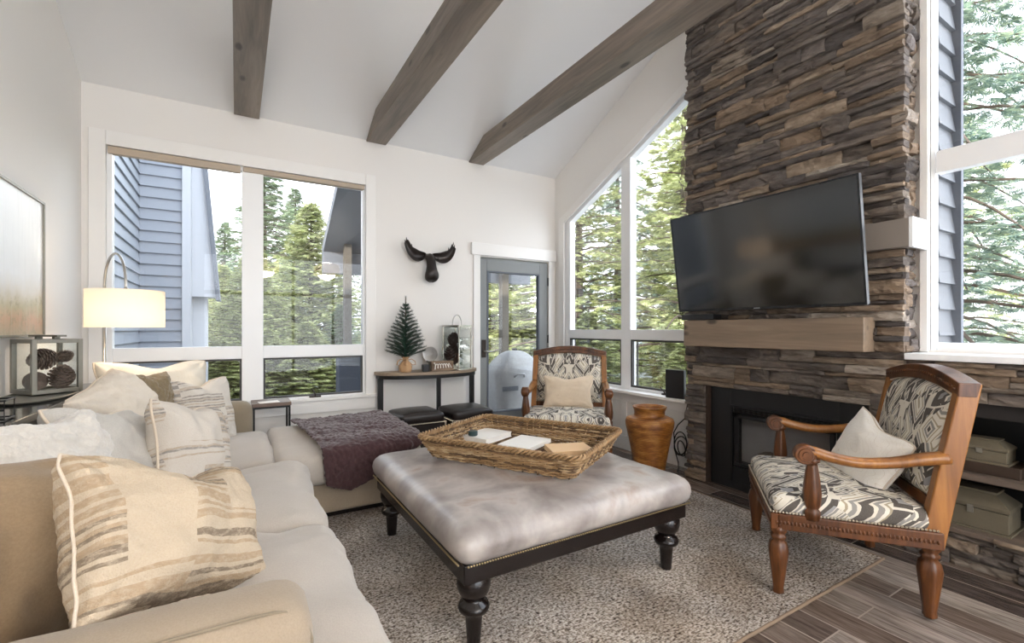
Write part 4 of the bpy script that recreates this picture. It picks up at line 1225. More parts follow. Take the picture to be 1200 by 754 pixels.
def pinecone(name, label, loc, s, rot, m, cat='pinecone', group=None, parent=None):
    mb = MB(); n = 110; ga = 2.39996
    for k in range(n):
        t = k/(n-1); z = (t-.5)*1.3; r = math.sin(PI*(t*.88+.1))**.8*.5
        a = k*ga; c_, s_ = math.cos(a), math.sin(a)
        rad = Vector((c_, s_, 0)); tan = Vector((-s_, c_, 0)); up = Vector((0,0,1))
        w = .16*(.5+r); o_ = rad*r*.55 + up*z
        tip = rad*(r+.12) + up*(z+.12)
        mb.add([o_-tan*w*.5, o_+tan*w*.5, tip+tan*w+up*.02, tip+rad*.03+up*.05, tip-tan*w+up*.02, o_-up*.08, tip-up*.05], [(0,1,2,3,4), (0,5,6,4), (1,2,6,5), (2,3,6), (3,4,6), (0,5,1)])
    mb.lathe([(.05,-.6),(.28,-.4),(.33,0),(.2,.4),(.05,.65)], (0,0,0), 10)
    mb.v = [p*s for p in mb.v]
    o = mb.build(name, m, parent)
    o.location = loc; o.rotation_euler = [R(q) for q in rot]
    if parent is None: tag(o, label, cat, group)
    return o

def lantern(label, loc, rz, w, h, fm, bar=.02, handle='flat'):
    o = thing('glass_lantern', label, 'lantern', loc, rz)
    mb = MB(); a = w/2
    for sx in (-1, 1):
        for sy in (-1, 1): mb.box(sx*a-(bar if sx > 0 else 0), sy*a-(bar if sy > 0 else 0), 0, sx*a+(0 if sx > 0 else bar), sy*a+(0 if sy > 0 else bar), h)
    for z in (0, h-bar):
        mb.box(-a+bar, -a, z, a-bar, -a+bar, z+bar).box(-a+bar, a-bar, z, a-bar, a, z+bar).box(-a, -a+bar, z, -a+bar, a-bar, z+bar).box(a-bar, -a+bar, z, a, a-bar, z+bar)
    mb.build('frame', fm, o, bevel=.002)
    MB().box(-a+bar, -a+bar, 0, a-bar, a-bar, .008).build('floor_plate', fm, o)
    for s in (-1, 1):
        MB().box(-a+bar, s*(a-bar/2)-.001, bar, a-bar, s*(a-bar/2)+.001, h-bar).build('glass_panel', M['lglass'], o)
        MB().box(s*(a-bar/2)-.001, -a+bar, bar, s*(a-bar/2)+.001, a-bar, h-bar).build('glass_panel', M['lglass'], o)
    if handle == 'flat':
        MB().box(-.02, -a-.03, h+.012, .02, a+.03, h+.022).box(-.012, -a+.01, h, .012, -a+.035, h+.012).box(-.012, a-.035, h, .012, a-.01, h+.012).build('handle', fm, o, bevel=.002)
    else:
        pts = [(math.cos(t)*.075, 0, h+math.sin(t)*.10+.02) for t in [PI*k/14 for k in range(15)]]
        MB().tube([(.075,0,h)]+pts+[(-.075,0,h)], .006, 8).build('handle', M['steel'], o, smooth=True)
        mb = MB().box(-a, -a, h, a, a, h+.012)
        mb.build('lid', fm, o, bevel=.003)
    return o
# console top pieces
TZ = .80
lt = lantern('tall silver glass lantern with ring handle on the half-round console', (1.985, 4.44, TZ), R(28), .22, .45, M['silver'], .014, 'ring')
pinecone('pinecone', 'large dark pinecone inside the silver lantern', (1.945, 4.45, TZ+.15), .15, (0,0,20), M['darkpine'])
pinecone('pinecone', 'smaller dark pinecone stacked on top inside the silver lantern', (1.95, 4.46, TZ+.31), .10, (10,0,70), M['darkpine'])
mb = MB(); rg_ = random.Random(3)
for k in range(260):
    b = Vector((2.02+rg_.uniform(-.035,.03), 4.42+rg_.uniform(-.03,.035), TZ+.03+rg_.random()*.30)); d = Vector((rg_.uniform(-1,1), rg_.uniform(-1,1), rg_.uniform(-.3,1))).normalized()
    t = d.cross(Vector((0,0,1))).normalized()*.004; e = b+d*rg_.uniform(.015,.03)
    mb.add([b-t, b+t, e+t*.4, e-t*.4], [(0,1,2,3)])
tag(mb.build('artificial_greenery', M['greens']), 'frosted green sprigs filling the bright side of the silver lantern', 'greenery')
gb = thing('glass_globe', 'clear glass ball on a low ring stand on the console', 'glass ball', (1.70, 4.47, TZ))
MB().ball((0,0,.165), .075, 28, 18).build('ball', M['globe'], gb, smooth=True)
MB().lathe([(.05,0),(.05,.012),(.022,.02),(.02,.07),(.04,.088),(.044,.098),(.036,.092)], (0,0,0), 20).build('stand', M['antique'], gb, smooth=True)
sg = thing('wood_sign_block', 'rustic wood block sign with white script on the console', 'sign', (1.785, 4.365, TZ), R(4))
MB().box(-.12, -.02, 0, .12, .02, .10).build('board', M['signwood'], sg, bevel=.004)
pts = []
for k in range(90):
    t = k/89; pts.append((-.10+.19*t+.008*math.sin(t*40), -.0225, .05+.022*math.sin(t*42+1)*(1 if t > .12 else 1.5)))
MB().tube(pts, .0035, 5).build('script', M['signwhite'], sg)
o = MB().box(-.03, -.03, 0, .03, .03, .07).build('black_cube_box', M['plastic'], bevel=.004); o.location = (1.605, 4.355, TZ)
tag(o, 'small black cube beside the wood block sign on console', 'box')
# little tree
xt = thing('tabletop_christmas_tree', 'small artificial fir tree with burlap base on the console', 'christmas tree', (1.42, 4.40, TZ))
mb = MB(); rn = random.Random(5); Ht = .73; z0 = .14
tips = []
nb = 15
mbb = MB()
for lv in range(15):
    f = lv/14; z = z0+.02+(Ht-.10-z0)*f; rad = .19*(1-f)**.85+.02
    cnt = 10 if f < .6 else 7
    for k in range(cnt):
        a = 2*PI*(k+.5*(lv % 2))/cnt+rn.uniform(-.15,.15); rr = rad*rn.uniform(.85,1.08)
        rr = min(rr, .19)
        e = Vector((math.cos(a)*rr, math.sin(a)*rr, z+rr*.28)); b = Vector((0,0,z-.01))
        mbb.tube([b, e], [.003, .0015], 4)
        d = (e-b).normalized(); sd = d.cross(Vector((0,0,1))).normalized()
        m_ = max(5, int(rr/.009))
        for q in range(m_):
            p = b.lerp(e, (q+1)/m_)
            for s in range(4):
                an = s*PI/2+q; nd = (d*.9+sd*math.cos(an)+Vector((0,0,1))*math.sin(an)).normalized(); t = nd.cross(d).normalized()*.0022
                ee = p+nd*.024; mb.add([p-t, p+t, ee+t*.5, ee-t*.5], [(0,1,2,3)])
for q in range(16):
    p = Vector((0,0,Ht-.12+q*.008))
    for s in range(4):
        an = s*PI/2+q; nd = Vector((math.cos(an)*.6, math.sin(an)*.6, .9)).normalized(); t = nd.cross(Vector((0,0,1))).normalized()*.002; ee = p+nd*.022
        mb.add([p-t, p+t, ee+t*.5, ee-t*.5], [(0,1,2,3)])
mb.build('needles', M['needle'], xt)
mbb.tube([(0,0,.1), (0,0,Ht)], [.009, .003], 6); mbb.build('branches', M['bark'], xt)
prof = [(.05,0),(.058,.02),(.062,.05),(.05,.085),(.022,.115),(.026,.13),(.04,.15)]
vs2 = MB().lathe(prof, (0,0,0), 28, .09, 7)
vs2.build('burlap_base', M['burlap'], xt, smooth=True)
mb = MB()
for a in (R(200), R(330), R(260)):
    pts = [(math.cos(a)*r_, math.sin(a)*r_*.8, z_) for r_, z_ in ((.02,.118),(.06,.128),(.095,.105),(.10,.075),(.07,.07),(.03,.105))]
    mb.tube(pts, .010, 6, squash=.4)
mb.build('burlap_bow', M['burlap'], xt, smooth=True)

# moose head
mo = thing('moose_head', 'dark bronze moose head with antlers hung on the back wall', 'wall decor', (1.735, YB-.004, 1.9))
mb = MB()
ctrl = [((0,-.03,.115),(.035,.035)), ((0,-.055,.085),(.055,.045)), ((0,-.085,.03),(.050,.050)), ((0,-.105,-.04),(.052,.050)), ((0,-.115,-.10),(.072,.055)), ((0,-.110,-.145),(.080,.055)), ((0,-.09,-.178),(.060,.045)), ((0,-.07,-.195),(.02,.02))]
vs = []; fs = []; n = 16
for (c, (rx, ry)) in ctrl:
    for k in range(n):
        a = 2*PI*k/n; vs.append((c[0]+rx*math.cos(a), c[1]+ry*math.sin(a), c[2]+.006*math.sin(3*a)))
for i in range(len(ctrl)-1):
    for k in range(n): fs.append((i*n+k, i*n+(k+1) % n, (i+1)*n+(k+1) % n, (i+1)*n+k))
fs += [tuple(range(n)), tuple((len(ctrl)-1)*n+k for k in range(n))[::-1]]
mb.add(vs, fs); mb.ball((-.045,-.12,-.15), .018); mb.ball((.045,-.12,-.15), .018)
mb.box(-.05, -.05, .02, .05, 0, .10)
mb.build('head', M['moose'], mo, smooth=True, sub=1)
for s in (-1, 1):
    MB().tube([(s*.04,-.06,.07), (s*.075,-.065,.06), (s*.10,-.06,.035)], [.012,.018,.004], 8, squash=.5).build('ear', M['moose'], mo, smooth=True)
    # palmate antler outline, cupped
    low = [(.03,.080),(.07,.035),(.13,.008),(.19,.022),(.24,.068),(.270,.13),(.285,.19)]
    top = [(.03,.115),(.07,.125),(.12,.128),(.165,.135),(.20,.155),(.225,.19),(.25,.235)]
    vs = []; fs = []; m_ = 5
    for i, (a, b) in enumerate(zip(low, top)):
        for j in range(m_+1):
            t = j/m_; x = a[0]*(1-t)+b[0]*t; z = a[1]*(1-t)+b[1]*t
            cup = -.03-.05*math.sin(min(1, i/5)*PI*.5) + .03*math.sin(t*PI)
            if j == m_ and i >= 3 and i % 2: z += .018
            vs.append((s*x, cup, z))
    n1 = len(vs); vs += [(x, y-.012, z) for x, y, z in vs]
    for i in range(6):
        for j in range(m_):
            a = i*(m_+1)+j; fs.append((a, a+1, a+m_+2, a+m_+1)); fs.append((n1+a, n1+a+m_+1, n1+a+m_+2, n1+a+1))
    bd = [j for j in range(m_+1)] + [i*(m_+1)+m_ for i in range(1, 7)] + [6*(m_+1)+j for j in range(m_-1, -1, -1)] + [i*(m_+1) for i in range(5, 0, -1)]
    for q in range(len(bd)):
        a, b = bd[q], bd[(q+1) % len(bd)]; fs.append((a, b, n1+b, n1+a))
    mb = MB().add(vs, fs)
    for x, z in ((.20,.165),(.235,.20),(.268,.20),(.255,.225)):
        mb.tube([(s*x, -.07, z-.01), (s*(x+.004), -.075, z+.032)], [.010, .002], 6)
    mb.build('antler', M['moose'], mo, smooth=True, sub=1)

# end table by the window
et = thing('end_table', 'small wood-topped black metal table between sofa back and window', 'table', (.25, 4.37, 0))
MB().box(-.145, -.12, .585, .145, .14, .615).build('tabletop', M['endtop'], et, bevel=.004)
mb = MB()
for sx in (-1, 1):
    for sy in (-1, 1): MB().box(sx*.13-.008, sy*.115-.008, 0, sx*.13+.008, sy*.115+.008, .585).build('leg', M['black'], et)
MB().box(-.13, -.12, .57, .13, -.11, .585).box(-.13, .11, .57, .13, .12, .585).box(-.135, -.12, .57, -.125, .12, .585).box(.125, -.12, .57, .135, .12, .585).build('frame', M['black'], et)
o = MB().box(-.075, -.05, 0, .075, .05, .004).build('booklet', M['paper'], bevel=.001); o.location = (.23, 4.31, .615); o.rotation_euler.z = R(8)
tag(o, 'white booklet lying on the small end table', 'booklet')

# sofa console on the left with lantern
tb = thing('sofa_table', 'narrow black gloss table between the sofa and left wall', 'table', (-.84, 3.25, 0))
MB().box(-.985, 2.1, .85, -.70, 3.85, .88).build('tabletop', M['darktop'], tb, world=True, bevel=.004)
for x in (-.965, -.735):
    for y in (2.13, 3.80): MB().box(x, y, 0, x+.03, y+.03, .85).build('leg', M['black'], tb, world=True)
MB().box(-.965, 2.14, .78, -.95, 3.82, .85).box(-.735, 2.14, .78, -.72, 3.82, .85).build('apron', M['black'], tb, world=True)
o = MB().lathe([(.12,0),(.13,.002),(.135,.010),(.13,.012),(.125,.006),(.02,.005)], (0,0,0), 40).build('serving_tray', M['antique'], smooth=True, angle=40); o.location = (-.845, 3.22, .881); o.scale = (1, 2.6, 1)
tag(o, 'long oval metal tray under the square lantern', 'tray')
l1 = lantern('square grey metal lantern holding pinecones on the black sofa table', (-.845, 3.30, .894), R(38), .205, .275, M['antique'], .02, 'flat')
for (x, y, z, s, rt, lb) in ((-.885, 3.28, .953, .075, (85, 10, 20), 'grey-brown pinecone lying flat in the square lantern, towards the wall'), (-.79, 3.29, .965, .088, (20, 15, 0), 'upright grey-brown pinecone low in the square lantern, towards the window'), (-.86, 3.32, 1.065, .088, (100, 20, -40), 'topmost pinecone of the stack in the square lantern'), (-.79, 3.335, 1.075, .052, (60, 40, 60), 'smallest pinecone in the square lantern, resting beside the topmost')):
    pinecone('pinecone', lb, (x, y, z), s, rt, M['burgpine'], group='pinecones in the square lantern')
wf = MB()
a = [(-.86,2.42,.885),(-.735,2.42,.885),(-.735,2.42,.955),(-.86,2.42,.955)]
wf.tube([Vector(q) for q in a], .004, 6, True); wf.tube([Vector(q)+Vector((0,.09,0)) for q in a], .004, 6, True)
for q in a: wf.tube([Vector(q), Vector(q)+Vector((0,.09,0))], .004, 6)
wf.tube([(-.86,2.42,.92),(-.735,2.42,.92)], .004, 6)
tag(wf.build('wire_napkin_holder', M['black']), 'small black wire box frame on the near end of the sofa table', 'wire holder')

# framed print
fr = thing('framed_print', 'large thin-framed misty field print on the left wall', 'picture', (XL+.004, 2.95, 1.19))
MB().box(0, -.78, 0, .02, .78, .76).box(0,-.78,0,.021,.78,.01).build('print', M['art'], fr)
MB().box(0, -.792, -.012, .03, .792, 0).box(0, -.792, .76, .03, .792, .772).box(0, -.792, 0, .03, -.78, .76).box(0, .78, 0, .03, .792, .76).build('frame', M['antique'], fr)

# arc lamp
lp = thing('arc_floor_lamp', 'floor lamp with arched steel stem and cream drum shade by window', 'floor lamp', (-.775, 4.13, 0))
sc_ = Vector((-.605, 3.79, 0)) - Vector((-.775, 4.13, 0))
MB().lathe([(.12,0),(.12,.015),(.02,.025),(.012,.03)], (0,0,0), 28).build('base', M['steel'], lp, smooth=True, angle=40)
MB().tube([(0,0,.02), (0,0,1.47)], .011, 10).build('pole', M['steel'], lp, smooth=True)
pts = [Vector((0,0,1.47))]
for k in range(21):
    a = PI*k/20; f = (1-math.cos(a))/2
    pts.append(Vector((sc_.x*f, sc_.y*f, 1.47+.25*math.sin(a)**.85)))
pts.append(Vector((sc_.x, sc_.y, 1.44)))
MB().tube(pts, .008, 8).build('arch', M['steel'], lp, smooth=True)
MB().lathe([(.018,1.40),(.018,1.47),(.008,1.49)], (sc_.x, sc_.y, 0), 14).build('socket', M['steel'], lp, smooth=True)
n = 48; mb = MB(); vs = []; fs = []
for k in range(n):
    a = 2*PI*k/n
    for r_, z in ((.20,1.232),(.20,1.466),(.197,1.466),(.197,1.232)): vs.append((sc_.x+r_*math.cos(a), sc_.y+r_*math.sin(a), z))
for k in range(n):
    for q in range(4): fs.append((k*4+q, k*4+(q+1) % 4, ((k+1) % n)*4+(q+1) % 4, ((k+1) % n)*4+q))
mb.add(vs, fs).build('lamp_shade', M['lampshade'], lp, smooth=True, angle=40)
mb = MB()
for k in range(3): 
    a = 2*PI*k/3; mb.tube([(sc_.x, sc_.y, 1.455), (sc_.x+.197*math.cos(a), sc_.y+.197*math.sin(a), 1.455)], .003, 5)
mb.build('spider', M['steel'], lp)
MB().ball((sc_.x, sc_.y, 1.355), .03, 14, 10).build('bulb', M['bulb'], lp, smooth=True)
# two unseen drum pendants added behind the camera as fill light
for k, (x, y) in enumerate(((.55, -2.35), (1.85, -2.35))):
    pn = thing('drum_pendant', ['white drum pendant lamp nearer the left wall', 'white drum pendant lamp nearer the right wall'][k], 'pendant lamp', (x, y, 2.5), 0, 'drum pendants')
    n = 40; mb = MB(); vs = []; fs = []
    for q in range(n):
        a = 2*PI*q/n
        for r_, z in ((.28,0),(.28,.26),(.277,.26),(.277,0)): vs.append((r_*math.cos(a), r_*math.sin(a), z))
    for q in range(n):
        for e in range(4): fs.append((q*4+e, q*4+(e+1) % 4, ((q+1) % n)*4+(e+1) % 4, ((q+1) % n)*4+e))
    mb.add(vs, fs).build('lamp_shade', M['lampshade'], pn, smooth=True, angle=40)
    MB().tube([(0,0,.2), (0,0,zc(y)-2.5)], .004, 6).build('cord', M['black'], pn)
    MB().bar((-.277,0,.22), (.277,0,.22), .006, .006).build('spider', M['steel'], pn)
    l = bpy.data.lights.new('pendant_light', 'POINT'); l.energy = 60; l.color = (1,.93,.84); l.shadow_soft_size = .22  # added point light that lifts the room's brightness
    o = bpy.data.objects.new('pendant_light', l); col.objects.link(o); o.location = (x, y, 2.6)
l = bpy.data.lights.new('lamp_light', 'POINT'); l.energy = 2.4; l.color = (1,.80,.58); l.shadow_soft_size = .04
o = bpy.data.objects.new('lamp_light', l); col.objects.link(o); o.location = (-.605, 3.79, 1.30)

# niche boxes
def chest(label, loc, rz, w, d, h):
    o = thing('decorative_chest', label, 'box', loc, rz)
    MB().box(-w/2-.01, -d/2-.01, 0, w/2+.01, d/2+.01, .012).build('foot', M['chest'], o, bevel=.002)
    MB().box(-w/2, -d/2, .012, w/2, d/2, h*.55).build('body', M['chest'], o, bevel=.003)
    mb = MB(); z0 = h*.57; a = Vector((w/2+.004, d/2+.004, 0)); b = Vector((w/2*.6, d/2*.55, 0))
    vs = [(sx*a.x, sy*a.y, z0) for sx, sy in ((-1,-1),(1,-1),(1,1),(-1,1))] + [(sx*a.x, sy*a.y, z0+h*.1) for sx, sy in ((-1,-1),(1,-1),(1,1),(-1,1))] + [(sx*b.x, sy*b.y, h*.94) for sx, sy in ((-1,-1),(1,-1),(1,1),(-1,1))]
    fs = [(3,2,1,0), (8,9,10,11)]
    for r_ in (0, 4):
        for k in range(4): fs.append((r_+k, r_+(k+1) % 4, r_+4+(k+1) % 4, r_+4+k))
    mb.add(vs, fs).box(-b.x-.006, -b.y-.006, h*.94, b.x+.006, b.y+.006, h)
    mb.build('lid', M['chest'], o, bevel=.002)
    MB().box(-.012, -d/2-.006, h*.42, .012, -d/2, h*.62).build('clasp', M['antique'], o, bevel=.001)
    return o
o = MB().box(-.15, -.095, 0, .15, .095, .055).build('low_wooden_box', M['chestwood'], bevel=.004); o.location = (3.36, .80, .482); o.rotation_euler.z = -PI/2
tag(o, 'dark flat wooden box on the upper niche shelf under the small chest', 'box')
chest('small grey chest on top of the dark wooden box in the niche', (3.35, .80, .537), -PI/2, .20, .15, .12)
chest('larger grey metal chest on the lower niche shelf', (3.36, .83, .19), -PI/2, .28, .2, .2)
mb = MB(); rr = random.Random(8)
for k in range(46):
    ax_ = Vector((rr.uniform(-1,1), rr.uniform(-1,1), rr.uniform(-1,1))).normalized(); t1 = ax_.orthogonal().normalized(); t2 = ax_.cross(t1); R0 = rr.uniform(.085,.105)
    mb.tube([(t1*math.cos(a)+t2*math.sin(a))*R0 for a in [2*PI*q/20 for q in range(20)]], .0028, 5, True)
o = mb.build('twig_ball', M['twig'], smooth=True); o.location = (3.36, .545, .482+.108)
tag(o, 'dark woven twig ball on the upper niche shelf', 'ornament')

# ------------------------------------------------------------------ outside
o = MB().box(-30, YB+.16, -.6, 40, 45, -.5).box(XR+.45, -25, -.6, 40, YB+.16, -.5).build('ground_outside', M['ground']); o['kind'] = 'structure'
o = MB().box(-.2, YB+.16, -.14, 4.6, 6.9, -.04).build('deck_outside', M['deck']); o['kind'] = 'structure'
# snow bank / rising ground
def hill():
    mb = MB(); vs = []; fs = []; n = 40
    for j in range(n+1):
        for i in range(n+1):
            x = -14+44*i/n; y = 7.5+32*j/n
            if True: z = -.52 + .055*max(0, y-9)**1.15 + .35*noise.noise(Vector((x*.3, y*.3, 0)))*min(1, max(0, (y-7.5)/4))
            vs.append((x, y, z))
    for j in range(n):
        for i in range(n): a = j*(n+1)+i; fs.append((a, a+1, a+n+2, a+n+1))
    o = mb.add(vs, fs).build('hill_outside', M['ground'], smooth=True); o['kind'] = 'structure'
hill()
def clap(mb, along, c, a0, a1, z0, z1, pitch, face, th=.012):
    """lapped boards; along 'x' or 'y' at constant c, facing sign face"""
    z = z0
    while z < z1:
        zt = min(z+pitch+.01, z1)
        if along == 'x': mb.add([(a0,c,z),(a1,c,z),(a1,c,zt),(a0,c,zt),(a0,c+face*th*1.6,z),(a1,c+face*th*1.6,z),(a1,c+face*th*.2,zt),(a0,c+face*th*.2,zt)], [(0,1,2,3),(4,5,6,7),(0,1,5,4),(1,2,6,5),(2,3,7,6),(3,0,4,7)])
        else: mb.add([(c,a0,z),(c,a1,z),(c,a1,zt),(c,a0,zt),(c+face*th*1.6,a0,z),(c+face*th*1.6,a1,z),(c+face*th*.2,a1,zt),(c+face*th*.2,a0,zt)], [(0,1,2,3),(4,5,6,7),(0,1,5,4),(1,2,6,5),(2,3,7,6),(3,0,4,7)])
        z += pitch
nh = thing('neighbouring_wing', 'pale blue-grey clapboard wing of the house outside the corner window', 'building', (-1.6, 7.5, -.5))
mb = MB(); clap(mb, 'y', -1.28, YB+.3, 8.9, -.5, 6.5, .17, 1, .02); clap(mb, 'x', 8.9, -1.3, -.70, -.5, 6.5, .17, -1, .02)
mb.build('siding', M['siding'], nh, world=True)
MB().box(-3.5, YB+.3, -.5, -1.30, 8.88, 6.5).box(-1.3, 8.92, -.5, -.72, 12, 6.5).build('wall', M['siding'], nh, world=True)
MB().box(-.73, 8.84, -.5, -.62, 12, 6.5).build('corner_board', M['extlight'], nh, world=True)
# roof end beyond the corner board
def u2(u, v, y):
    r = (u-600)/FPX; F = (math.sin(YAW), math.cos(YAW)); Rr = (math.cos(YAW), -math.sin(YAW))
    dx, dy, dz = F[0]+Rr[0]*r, F[1]+Rr[1]*r, (386-v)/FPX; t = y/dy
    return (dx*t, HC+dz*t)
MB().prism([(-.62, 1.75), (-.27, 1.75), (-.62, 6.3)], 'y', 9.05, 9.5).build('gable_panel', M['extlight'], nh, world=True)
MB().prism([(-.29, 1.70), (-.23, 1.70), (-.62, 6.4), (-.68, 6.4)], 'y', 8.98, 9.55).build('roof_edge', M['extdark'], nh, world=True)
MB().box(-.62, 9.2, -.5, -.42, 9.6, 1.75).build('lower_wall', M['extlight'], nh, world=True)
# porch roof over the deck
pr_ = thing('porch_roof', 'dark grey porch roof with posts seen through the corner window', 'porch', (2.5, 6.0, 0))
zr = lambda y: 2.28+.59*(6.58-y)
MB().prism([(4.80, zr(4.80)), (6.7, zr(6.7)), (6.7, zr(6.7)+.14), (4.80, zr(4.80)+.14)], 'x', 1.0, 4.3).build('roof_slab', M['soffit'], pr_, world=True)
MB().box(1.0, 6.58, 1.98, 4.3, 6.72, 2.26).build('fascia', M['soffit'], pr_, world=True)
MB().box(1.24, 6.42, -.1, 1.33, 6.54, 2.36).build('post', M['post'], pr_, world=True)
MB().box(3.66, 6.42, -.1, 3.78, 6.54, 2.36).build('post', M['post'], pr_, world=True)
o = MB().box(1.12, 6.15, -.04, 1.95, 6.40, .98).build('deck_storage_box', M['deckbox'], bevel=.02)
tag(o, 'slate blue box standing on the deck beneath the porch roof', 'storage box')
# chimney chase siding outside the near window
cc = thing('chimney_chase', 'grey lapped siding corner outside the near right window', 'siding', (3.6, 1.0, 0), kind='structure')
mb = MB(); clap(mb, 'x', 1.035, XR+.075, 3.73, -.5, 6.2, .153, -1, .016); mb.box(XR+.16, 1.03, -.5, 3.72, 2.4, 6.2)
MB().box(3.715, .985, -.5, 3.755, 1.06, 6.2).build('corner_board', M['extdark'], cc, world=True)
mb.build('siding', M['siding2'], cc, world=True)
# grill
gr = thing('covered_grill', 'barbecue grill under a pale blue-grey fabric cover outside the door', 'grill', (3.36, 5.55, -.04))
n, prof = 40, [(.0,.40,.28),(.04,.40,.28),(.40,.385,.27),(.62,.385,.27),(.70,.37,.26),(.80,.29,.24),(.90,.20,.17),(.955,.12,.08),(.965,.02,.02)]
vs = []; fs = []
for i, (z, a, b) in enumerate(prof):
    for k in range(n):
        t = 2*PI*k/n; ct, st_ = math.cos(t), math.sin(t)
        ex = .45
        x = a*math.copysign(abs(ct)**ex, ct); y = b*math.copysign(abs(st_)**ex, st_)
        fo = 1+.06*math.sin(9*t+z*5)*(1-min(1, z/.9)*.6)+.07*noise.noise(Vector((x*8, y*8, z*6)))
        vs.append((x*fo, y*fo, z))
for i in range(len(prof)-1):
    for k in range(n): fs.append((i*n+k, i*n+(k+1) % n, (i+1)*n+(k+1) % n, (i+1)*n+k))
fs += [tuple(range(n)), tuple((len(prof)-1)*n+k for k in range(n))]
MB().add(vs, fs).build('fabric_cover', M['grillcover'], gr, smooth=True, sub=1)
MB().box(-.03, -.03, .95, .03, .03, .99).build('top_tab', M['black'], gr, bevel=.005)
MB().box(-.36, -.30, .44, -.12, -.288, .50).build('printed_band', M['extdark'], gr)
MB().tube([(-.18,-.29,.62), (-.15,-.33,.66), (-.05,-.33,.66), (-.02,-.29,.62)], .014, 8).build('strap', M['grillcover'], gr, smooth=True)

# ---- trees
def conifer(seed, H=9, Rd=2.2, nb=170, mat='leafG', droop=.35, dens=46, z0=.6, sz=.17, up=0.0):
    rn = random.Random(seed); lf = MB(); br = MB()
    for k in range(nb):
        f = (k/nb)**.85; z = z0+(H-z0-.15)*f; L = Rd*(1-f)**.8*rn.uniform(.75, 1.1)+.12
        a = k*2.39996+rn.uniform(-.3,.3); dr = droop*rn.uniform(.7,1.3)
        pts = []
        for q in range(6):
            t = q/5; pts.append(Vector((math.cos(a)*L*t, math.sin(a)*L*t, z + up*L*t - dr*L*t*t + .12*L*max(0,t-.7))))
        br.tube(pts, [.035*(1-t*.16*5/5)*(.4+L/Rd)*.6+.004 for t in range(6)], 5)
        m = int(dens*L/Rd*rn.uniform(.8,1.2))+6
        for q in range(m):
            t = rn.random()**.7; i = min(4, int(t*5)); p = pts[i].lerp(pts[i+1], t*5-i)
            side = Vector((-math.sin(a), math.cos(a), 0))*rn.uniform(-1,1)*L*.32*(1.1-t)
            p = p+side+Vector((0,0,-rn.random()*.10))
            d = Vector((math.cos(a), math.sin(a), 0))*.6+side.normalized()*.8+Vector((0,0,rn.uniform(-.8,.25)))
            d.normalize(); s = sz*rn.uniform(.6,1.3)
            w = d.cross(Vector((rn.uniform(-.4,.4), rn.uniform(-.4,.4), 1))).normalized()
            for e in range(7):   # a spray of narrow needles clumps on one twig
                an = (e-3)*.36; dd = (d*math.cos(an)+w*math.sin(an)).normalized(); pw = dd.cross(d.cross(w)).normalized()*s*.07
                ee = p+dd*s*(1-.1*abs(e-3)); mid = p+dd*s*.5
                lf.add([p, mid-pw, ee, mid+pw], [(0,1,2,3)])
    br.tube([(0,0,-.6), (0,0,H*.5), (0,0,H)], [.16, .10, .02], 8)
    me = lf; return lf, br, M[mat]
def plant_tree(name, label, proto, loc, rz, s, group):
    lf, br = proto
    r = thing(name, label, 'tree', loc, rz, group); r.scale = (s, s, s)
    a = lf.copy(); col.objects.link(a); a.parent = r
    b = br.copy(); col.objects.link(b); b.parent = r
    return r
protos = {}
def proto(key, **k):
    lf, br, m = conifer(**k)
    a = lf.build('crown', m); b = br.build('trunk', M['bark'])
    protos[key] = (a, b)
proto('spruceG', seed=1, H=9, Rd=2.3, nb=220, mat='leafG', droop=.25, dens=60, sz=.20)
proto('spruceY', seed=2, H=8, Rd=3.0, nb=230, mat='leafY', droop=.15, up=.25, sz=.24, dens=60)
proto('pineB', seed=3, H=8.5, Rd=3.0, nb=105, mat='leafB', droop=.45, dens=230, sz=.14)
proto('pineY', seed=4, H=8, Rd=2.8, nb=110, mat='leafY', droop=.3, dens=130, sz=.16, up=.2)
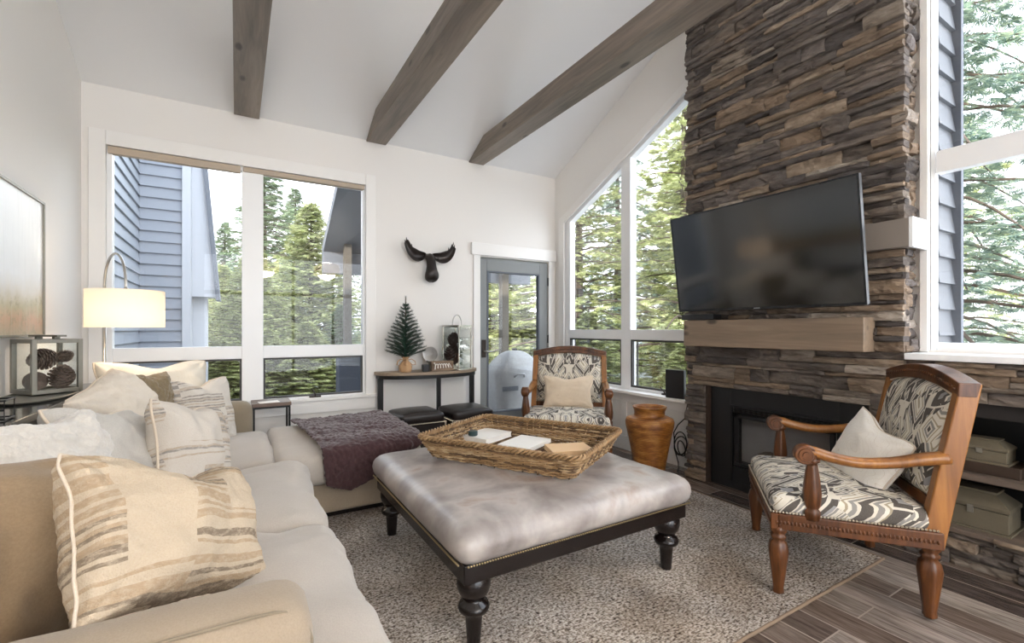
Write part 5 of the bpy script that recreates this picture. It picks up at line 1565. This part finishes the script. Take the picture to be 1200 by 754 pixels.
TL = [ # key, x, y, z, scale, label
 ('spruceG', .75, 16.5, -.5, .86, 'slender dark spruce rising behind the shrubs through the corner window'),
 ('spruceY', .35, 11.8, -.5, .46, 'low yellow-green fir just right of the window mullion'),
 ('spruceY', 1.75, 13.6, -.5, .66, 'yellow-green fir behind the porch post'),
 ('spruceG', -.35, 19.0, -.5, .62, 'dark spruce beside the neighbouring wing'),
 ('spruceY', -.30, 13.2, -.5, .42, 'small yellow-green fir at the foot of the neighbouring wing'),
 ('spruceG', 3.4, 18.5, -.5, .72, 'dark spruce behind the porch roof'),
 ('spruceY', 5.3, 12.0, -.5, .85, 'yellow-green fir seen through the glazed door'),
 ('spruceY', 8.4, 15.5, -.5, 1.0, 'taller yellow-green fir farther back through the glazed door'),
 ('pineY', 7.0, 8.6, -.5, .9, 'bushy pale pine outside the sloped window, behind the armchair'),
 ('pineY', 9.0, 7.2, -.5, 1.0, 'tall pale pine outside the sloped window beside the chimney'),
 ('pineB', 11.5, 12.0, -.5, 1.1, 'farther blue-green pine between the two pines outside the sloped window'),
 ('spruceY', 14.0, 11.0, -.5, 1.1, 'distant yellow-green fir outside the sloped window'),
 ('pineB', 8.2, 2.5, -.8, 1.0, 'big drooping blue-green spruce outside the near right window'),
 ('pineY', 12.5, 3.9, -.5, .95, 'yellow-green pine behind the drooping spruce by the near window'),
 ('spruceG', 2.3, 23.0, -.3, .9, 'far dark spruce in the distance through the corner window'),
]
SH = [(-.1, 9.9, .20), (.55, 10.6, .22), (1.25, 10.2, .24), (2.05, 11.0, .26), (3.6, 10.5, .28), (6.0, 9.6, .3), (5.6, 6.6, .26), (7.4, 6.1, .22), (6.6, 5.2, .2)]
SHL = ['low evergreen shrub beside the neighbouring wing', 'low evergreen shrub below the window mullion', 'low evergreen shrub in the middle of the low window', 'low evergreen shrub beside the slate blue box', 'low evergreen shrub behind the porch posts', 'low evergreen shrub beyond the covered grill', 'low evergreen shrub outside the far low pane of the sloped window', 'low evergreen shrub outside the near low pane of the sloped window', 'smallest low evergreen shrub outside the sloped window']
for i, ((x, y, sc0), lb) in enumerate(zip(SH, SHL)):
    lf, br = protos['spruceG' if i == 3 else 'spruceY']
    r = thing('evergreen_shrub', lb, 'shrub', (x, y, -.5), i*2.1, 'low shrubs outside the windows'); r.scale = (sc0*1.5, sc0*1.5, sc0)
    a = lf.copy(); col.objects.link(a); a.parent = r
    b = br.copy(); col.objects.link(b); b.parent = r
for i, (k, x, y, z, s, lb) in enumerate(TL):
    plant_tree('conifer_tree', lb, protos[k], (x, y, z), i*1.3, s, 'conifers outside the windows')
for a, b in protos.values():
    bpy.data.objects.remove(a); bpy.data.objects.remove(b)

# ------------------------------------------------------------------ portals at the openings
portal('window_portal_1', (.12, YB+.2, 1.6), (2.0, 2.1), (0,-1,0))
portal('window_portal_2', (XR+.2, 3.4, 2.1), (2.3, 3.1), (-1,0,0))
portal('window_portal_4', (1.2, YF-.2, 1.6), (3.9, 3.1), (0,1,0))  # sky sampling for the added front glazing
portal('window_portal_3', (XR+.45, -.1, 2.6), (2.4, 3.0), (-1,0,0))
